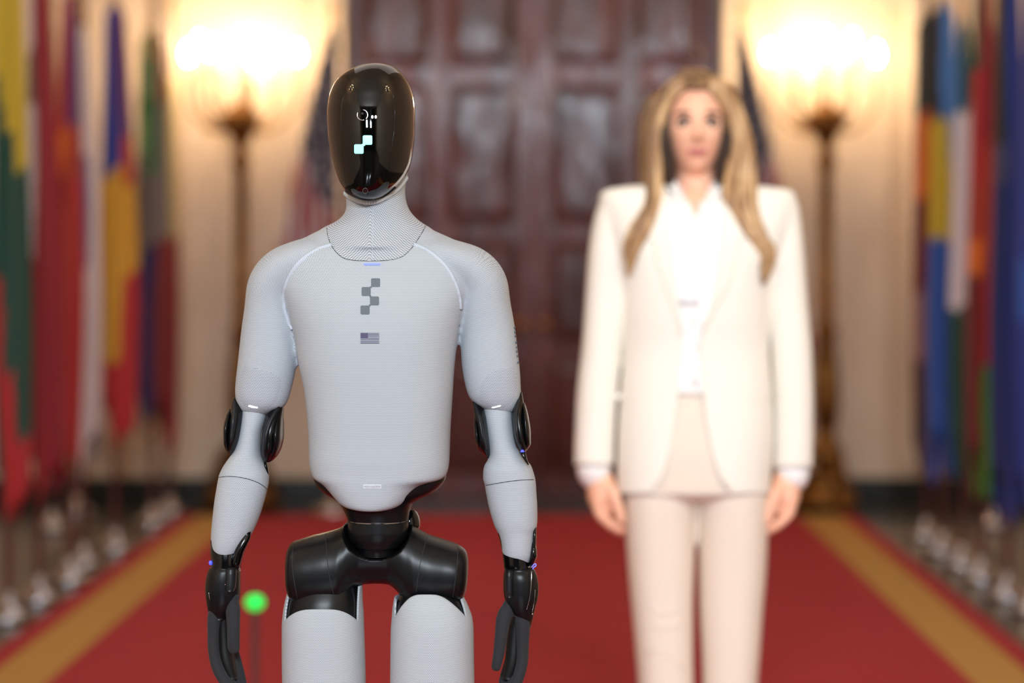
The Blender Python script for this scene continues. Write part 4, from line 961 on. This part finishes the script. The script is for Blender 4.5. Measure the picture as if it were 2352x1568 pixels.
panel(JB, [(1527, 428), (1498, 470), (1488, 545), (1512, 552), (1500, 575), (1528, 660), (1566, 770), (1556, 690), (1546, 600), (1536, 480)], M['lapel'], 'lapel', jo, .005)
panel(JB, [(1670, 428), (1700, 470), (1712, 545), (1690, 552), (1700, 575), (1672, 660), (1610, 770), (1632, 690), (1650, 600), (1662, 480)], M['lapel'], 'lapel', jo, .005)
for a in ((1408, 905, 1475, 915), (1705, 905, 1775, 915)): panel(JB, rrect(*a, 2, 2), M['lapel'], 'pocket_flap', jo, .003, .004, 3)
for x, y, s in ((1364, 1066, 1), (1821, 1072, 1)):
    wl([(x, y - 8, 38), (x, y + 12, 39), (x + (1 if x < 1500 else -1), y + 20, 38)], 1.15, e=2.2).build('shirt_cuff', M['blouse'], wo)
# blouse
bl = vl([(418, 1562, 1640, .052, .015), (440, 1545, 1655, .062, .012), (452, 1470, 1735, .068, .01), (480, 1430, 1770, .088), (560, 1430, 1772, .108), (640, 1440, 1756, .113), (720, 1445, 1750, .109), (800, 1450, 1746, .102), (890, 1446, 1752, .108), (900, 1446, 1752, .108)], WD, seg=96, e=2.4, nv=90, yc0=-.004)
v = np.array(bl.v); ff = [q for q in bl.f if len(q) == 4]; f = np.array(ff); cb_ = v[f].mean(1); px, py = proj(cb_)
cut = inpoly(px, py, [(1540, 395), (1570, 440), (1590, 478), (1590, 492), (1604, 492), (1604, 478), (1625, 440), (1652, 395)]) & (cb_[:, 1] < WD)
bo2 = sub(v, f, ~cut).build('blouse', M['blouse'], wo, solid=.002)
BLB = bvh(bl)
panel(BLB, [(1547, 408), (1535, 428), (1560, 470), (1584, 505), (1594, 492), (1572, 455), (1556, 420)], M['blouse'], 'collar', bo2, .006)
panel(BLB, [(1648, 408), (1662, 428), (1636, 470), (1612, 505), (1602, 492), (1624, 455), (1640, 420)], M['blouse'], 'collar', bo2, .006)
panel(BLB, [(1590, 500), (1606, 500), (1604, 700), (1602, 888), (1590, 888), (1589, 700)], M['blouse'], 'placket', bo2, .004, .003)
panel(BLB, [(1562, 684), (1586, 690), (1608, 684), (1608, 700), (1586, 696), (1562, 700)], M['plate'], 'waist_tie', bo2, .008, .004, 3)
for y in (540, 600, 660, 740, 800, 850):
    h = hit(BLB, 1597, y, .006); ell(h, (.004, .0018, .004), 10, 6).build('button', M['button'], bo2)
# trousers
ts = vl([(884, 1452, 1742, .104), (960, 1440, 1754, .118), (1040, 1434, 1762, .128), (1100, 1432, 1766, .126), (1125, 1434, 1764, .120), (1140, 1445, 1750, .10), (1150, 1500, 1700, .06)], WD, seg=72, e=2.4)
tl = vl([(1090, 1433, 1600, .110), (1140, 1432, 1599, .112), (1200, 1435, 1597, .108), (1300, 1442, 1594, .100), (1400, 1451, 1591, .094), (1500, 1460, 1591, .090), (1568, 1465, 1592, .088), (1700, 1468, 1596, .086), (1868, 1468, 1600, .090)], WD, seg=64, e=2.2)
tr = vl([(1090, 1600, 1767, .110), (1140, 1602, 1766, .112), (1200, 1604, 1764, .108), (1300, 1605, 1760, .100), (1400, 1607, 1752, .094), (1500, 1612, 1745, .090), (1568, 1614, 1740, .088), (1700, 1612, 1738, .086), (1868, 1606, 1738, .090)], WD, seg=64, e=2.2)
v, f = fuse([ts, tl, tr], .0045, 3)
tro = sub(v, f, np.ones(len(f), bool)); TB = bvh(tro)
tb = tro.build('trousers', M['trouser'], wo)
surf_line(TB, [(1527, 1120), (1525, 1250), (1524, 1400), (1528, 1568), (1532, 1700)], .0016, M['trouser'], 'crease', tb)
surf_line(TB, [(1682, 1120), (1684, 1250), (1682, 1400), (1678, 1568), (1674, 1700)], .0016, M['trouser'], 'crease', tb)
vl([(886, 1448, 1748, .108), (902, 1446, 1750, .110)], WD, seg=72, e=2.4, nv=4, yc0=-.002).build('belt', M['belt'], wo)
# fold ridges at the knee of the left hand trouser leg
for (a, b_, c_) in (((1495, 1395), (1520, 1405), (1560, 1398)), ((1500, 1432), (1525, 1440), (1565, 1430)), ((1490, 1500), (1520, 1490), (1570, 1540))):
    surf_line(TB, [a, b_, c_], .006, M['trouser'], 'fold', tb, flat=.004, off=-.002)
# shoes
for x in (1530, 1672):
    X_ = (x - PX) * WS
    sh = tube([(X_, WD + .055, .085), (X_, WD + .01, .075), (X_, WD - .07, .040), (X_, WD - .145, .030), (X_, WD - .175, .026)], [.030, .034, .040, .026, .008], [.034, .030, .024, .016, .008], seg=20, e=2.4).build('shoe', M['shoe'], wo)
    tube([(X_, WD + .055, .07), (X_, WD + .06, .0145)], [.014, .005], seg=10, rnd=False).build('heel', M['shoe'], sh)
# hair: cap + locks
def cap():
    m = MB(); seg, rg = 96, 48; v_ = []; f_ = []
    ids = {}
    def inside(n):    # leave the face open
        if n[1] < 0 and n[2] < .62 and abs(n[0]) < .70 + .16 * max(0, n[2]): return False
        if n[2] < -.55: return False
        return True
    for j in range(rg + 1):
        ph = PI * j / rg
        for i in range(seg):
            t = 2 * PI * i / seg; n = (math.sin(ph) * math.cos(t), math.sin(ph) * math.sin(t), math.cos(ph))
            w = 1 + .02 * math.sin(11 * t + 3 * ph) + .012 * math.sin(23 * t)
            part = 1 - .05 * math.exp(-((n[0] - .02) / .06) ** 2) * (n[2] > 0)
            v_.append((HCn[0] + n[0] * .088 * w, HCn[1] + .004 + n[1] * .109 * w, HCn[2] + .006 + n[2] * .131 * part * (1 if n[2] > 0 else .9)))
    for q in grid_faces(rg + 1, seg):
        cs = [((v_[k][0] - HCn[0]) / .088, (v_[k][1] - HCn[1]) / .109, (v_[k][2] - HCn[2]) / .131) for k in q]
        if all(inside(c) for c in cs): f_.append(q[::-1])
    m.add(v_, f_); return m
hc = cap(); ha = hc.build('hair', M['hair_dark'], wo, solid=.008)
def lock(L, dys, r, m='hair', dep=.8):
    n = len(L); rr = r if hasattr(r, '__len__') else [r * k for k in np.interp(np.linspace(0, 1, n), [0, .15, .5, .85, 1], [.35, .9, 1, .75, .15])]
    return wl([(a, b_, q) for (a, b_), q in zip(L, rr)], dep, dys)
rnd = random.Random(5)
lm, ld, lk = MB(), MB(), MB()
Lc = [[(1592, 176), (1540, 196), (1508, 250), (1494, 320), (1486, 400), (1480, 470), (1452, 530), (1428, 580), (1432, 640)],
      [(1594, 180), (1550, 205), (1523, 250), (1510, 320), (1506, 400), (1505, 460), (1480, 520), (1450, 570), (1440, 615)]]
Lc[1] = [(1594, 188), (1562, 212), (1530, 250), (1508, 320), (1507, 400), (1512, 465), (1500, 525), (1462, 575), (1440, 620)]
Rc = [[(1604, 176), (1660, 192), (1696, 250), (1716, 330), (1728, 400), (1736, 480), (1750, 550), (1764, 600), (1756, 655)],
      [(1602, 180), (1645, 200), (1674, 250), (1690, 320), (1684, 390), (1692, 460), (1716, 530), (1742, 590), (1748, 640)]]
Rc[1] = [(1602, 188), (1632, 212), (1663, 250), (1682, 320), (1672, 390), (1668, 460), (1694, 530), (1736, 590), (1750, 645)]
for side, (A, B) in enumerate((Lc, Rc)):
    for k in range(44):
        u = rnd.random(); dp = rnd.uniform(-.5, 1)
        w1, w2 = rnd.uniform(-1, 1), rnd.uniform(0, 6.28); st = rnd.random()
        P = []; dy = []
        for i in range(9):
            a, b_ = A[i], B[i]; q = i / 8
            jx = (4 * math.sin(w2 + q * 9) + 9 * math.sin(q * 15 + side * 2)) * q * (q > .3) + rnd.uniform(-2, 2)
            endk = (1 - .22 * st * (q > .7))
            P.append((a[0] + (b_[0] - a[0]) * u + jx, (a[1] + (b_[1] - a[1]) * u) * (1 if q < .8 else 1 - .05 * st)))
            base = -.02 if i < 2 else (-.055 + .05 * dp if i < 6 else -.105 + .02 * dp)
            if i == 1: base = -.062 - .016 * u + .012 * dp
            if i == 2: base = -.048 - .018 * u + .03 * dp
            if i == 5: base = -.085 + .03 * dp
            dy.append(base + (.0 if i > 0 else 0))
        P[0] = (1597 + (-3 if side == 0 else 3) + rnd.uniform(-3, 3), 180 + 14 * u); dy[0] = -.055 - .022 * u
        (lm if rnd.random() < .76 else ld).join(lock(P, dy, rnd.uniform(6, 11)))
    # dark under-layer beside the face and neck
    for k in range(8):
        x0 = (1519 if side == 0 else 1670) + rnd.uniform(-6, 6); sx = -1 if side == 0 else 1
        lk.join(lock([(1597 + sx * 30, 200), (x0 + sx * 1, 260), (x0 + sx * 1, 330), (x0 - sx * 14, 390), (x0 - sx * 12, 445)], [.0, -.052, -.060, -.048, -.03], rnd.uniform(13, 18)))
    for k in range(8):
        x0 = (1494 if side == 0 else 1702) + rnd.uniform(-14, 14); sx_ = -1 if side == 0 else 1
        ld.join(lock([(1597 + sx_ * 28, 192), (x0 - sx_ * 12, 240), (x0, 320), (x0, 420), (x0 + rnd.uniform(-5, 5), 520)], [.03, .035, .05, .06, .07], [8, 14, 15, 14, 5]))
tag(lk.build('hair_locks', M['hair_deep'], ha), 'deep brown hair framing the face'); tag(lm.build('hair_locks', M['hair'], ha), 'honey blonde waves'); tag(ld.build('hair_locks', M['hair_dark'], ha), 'darker brown under layer')
print('TRIS', sum(len(o.data.polygons) for o in bpy.data.objects if o.type == 'MESH') * 2)
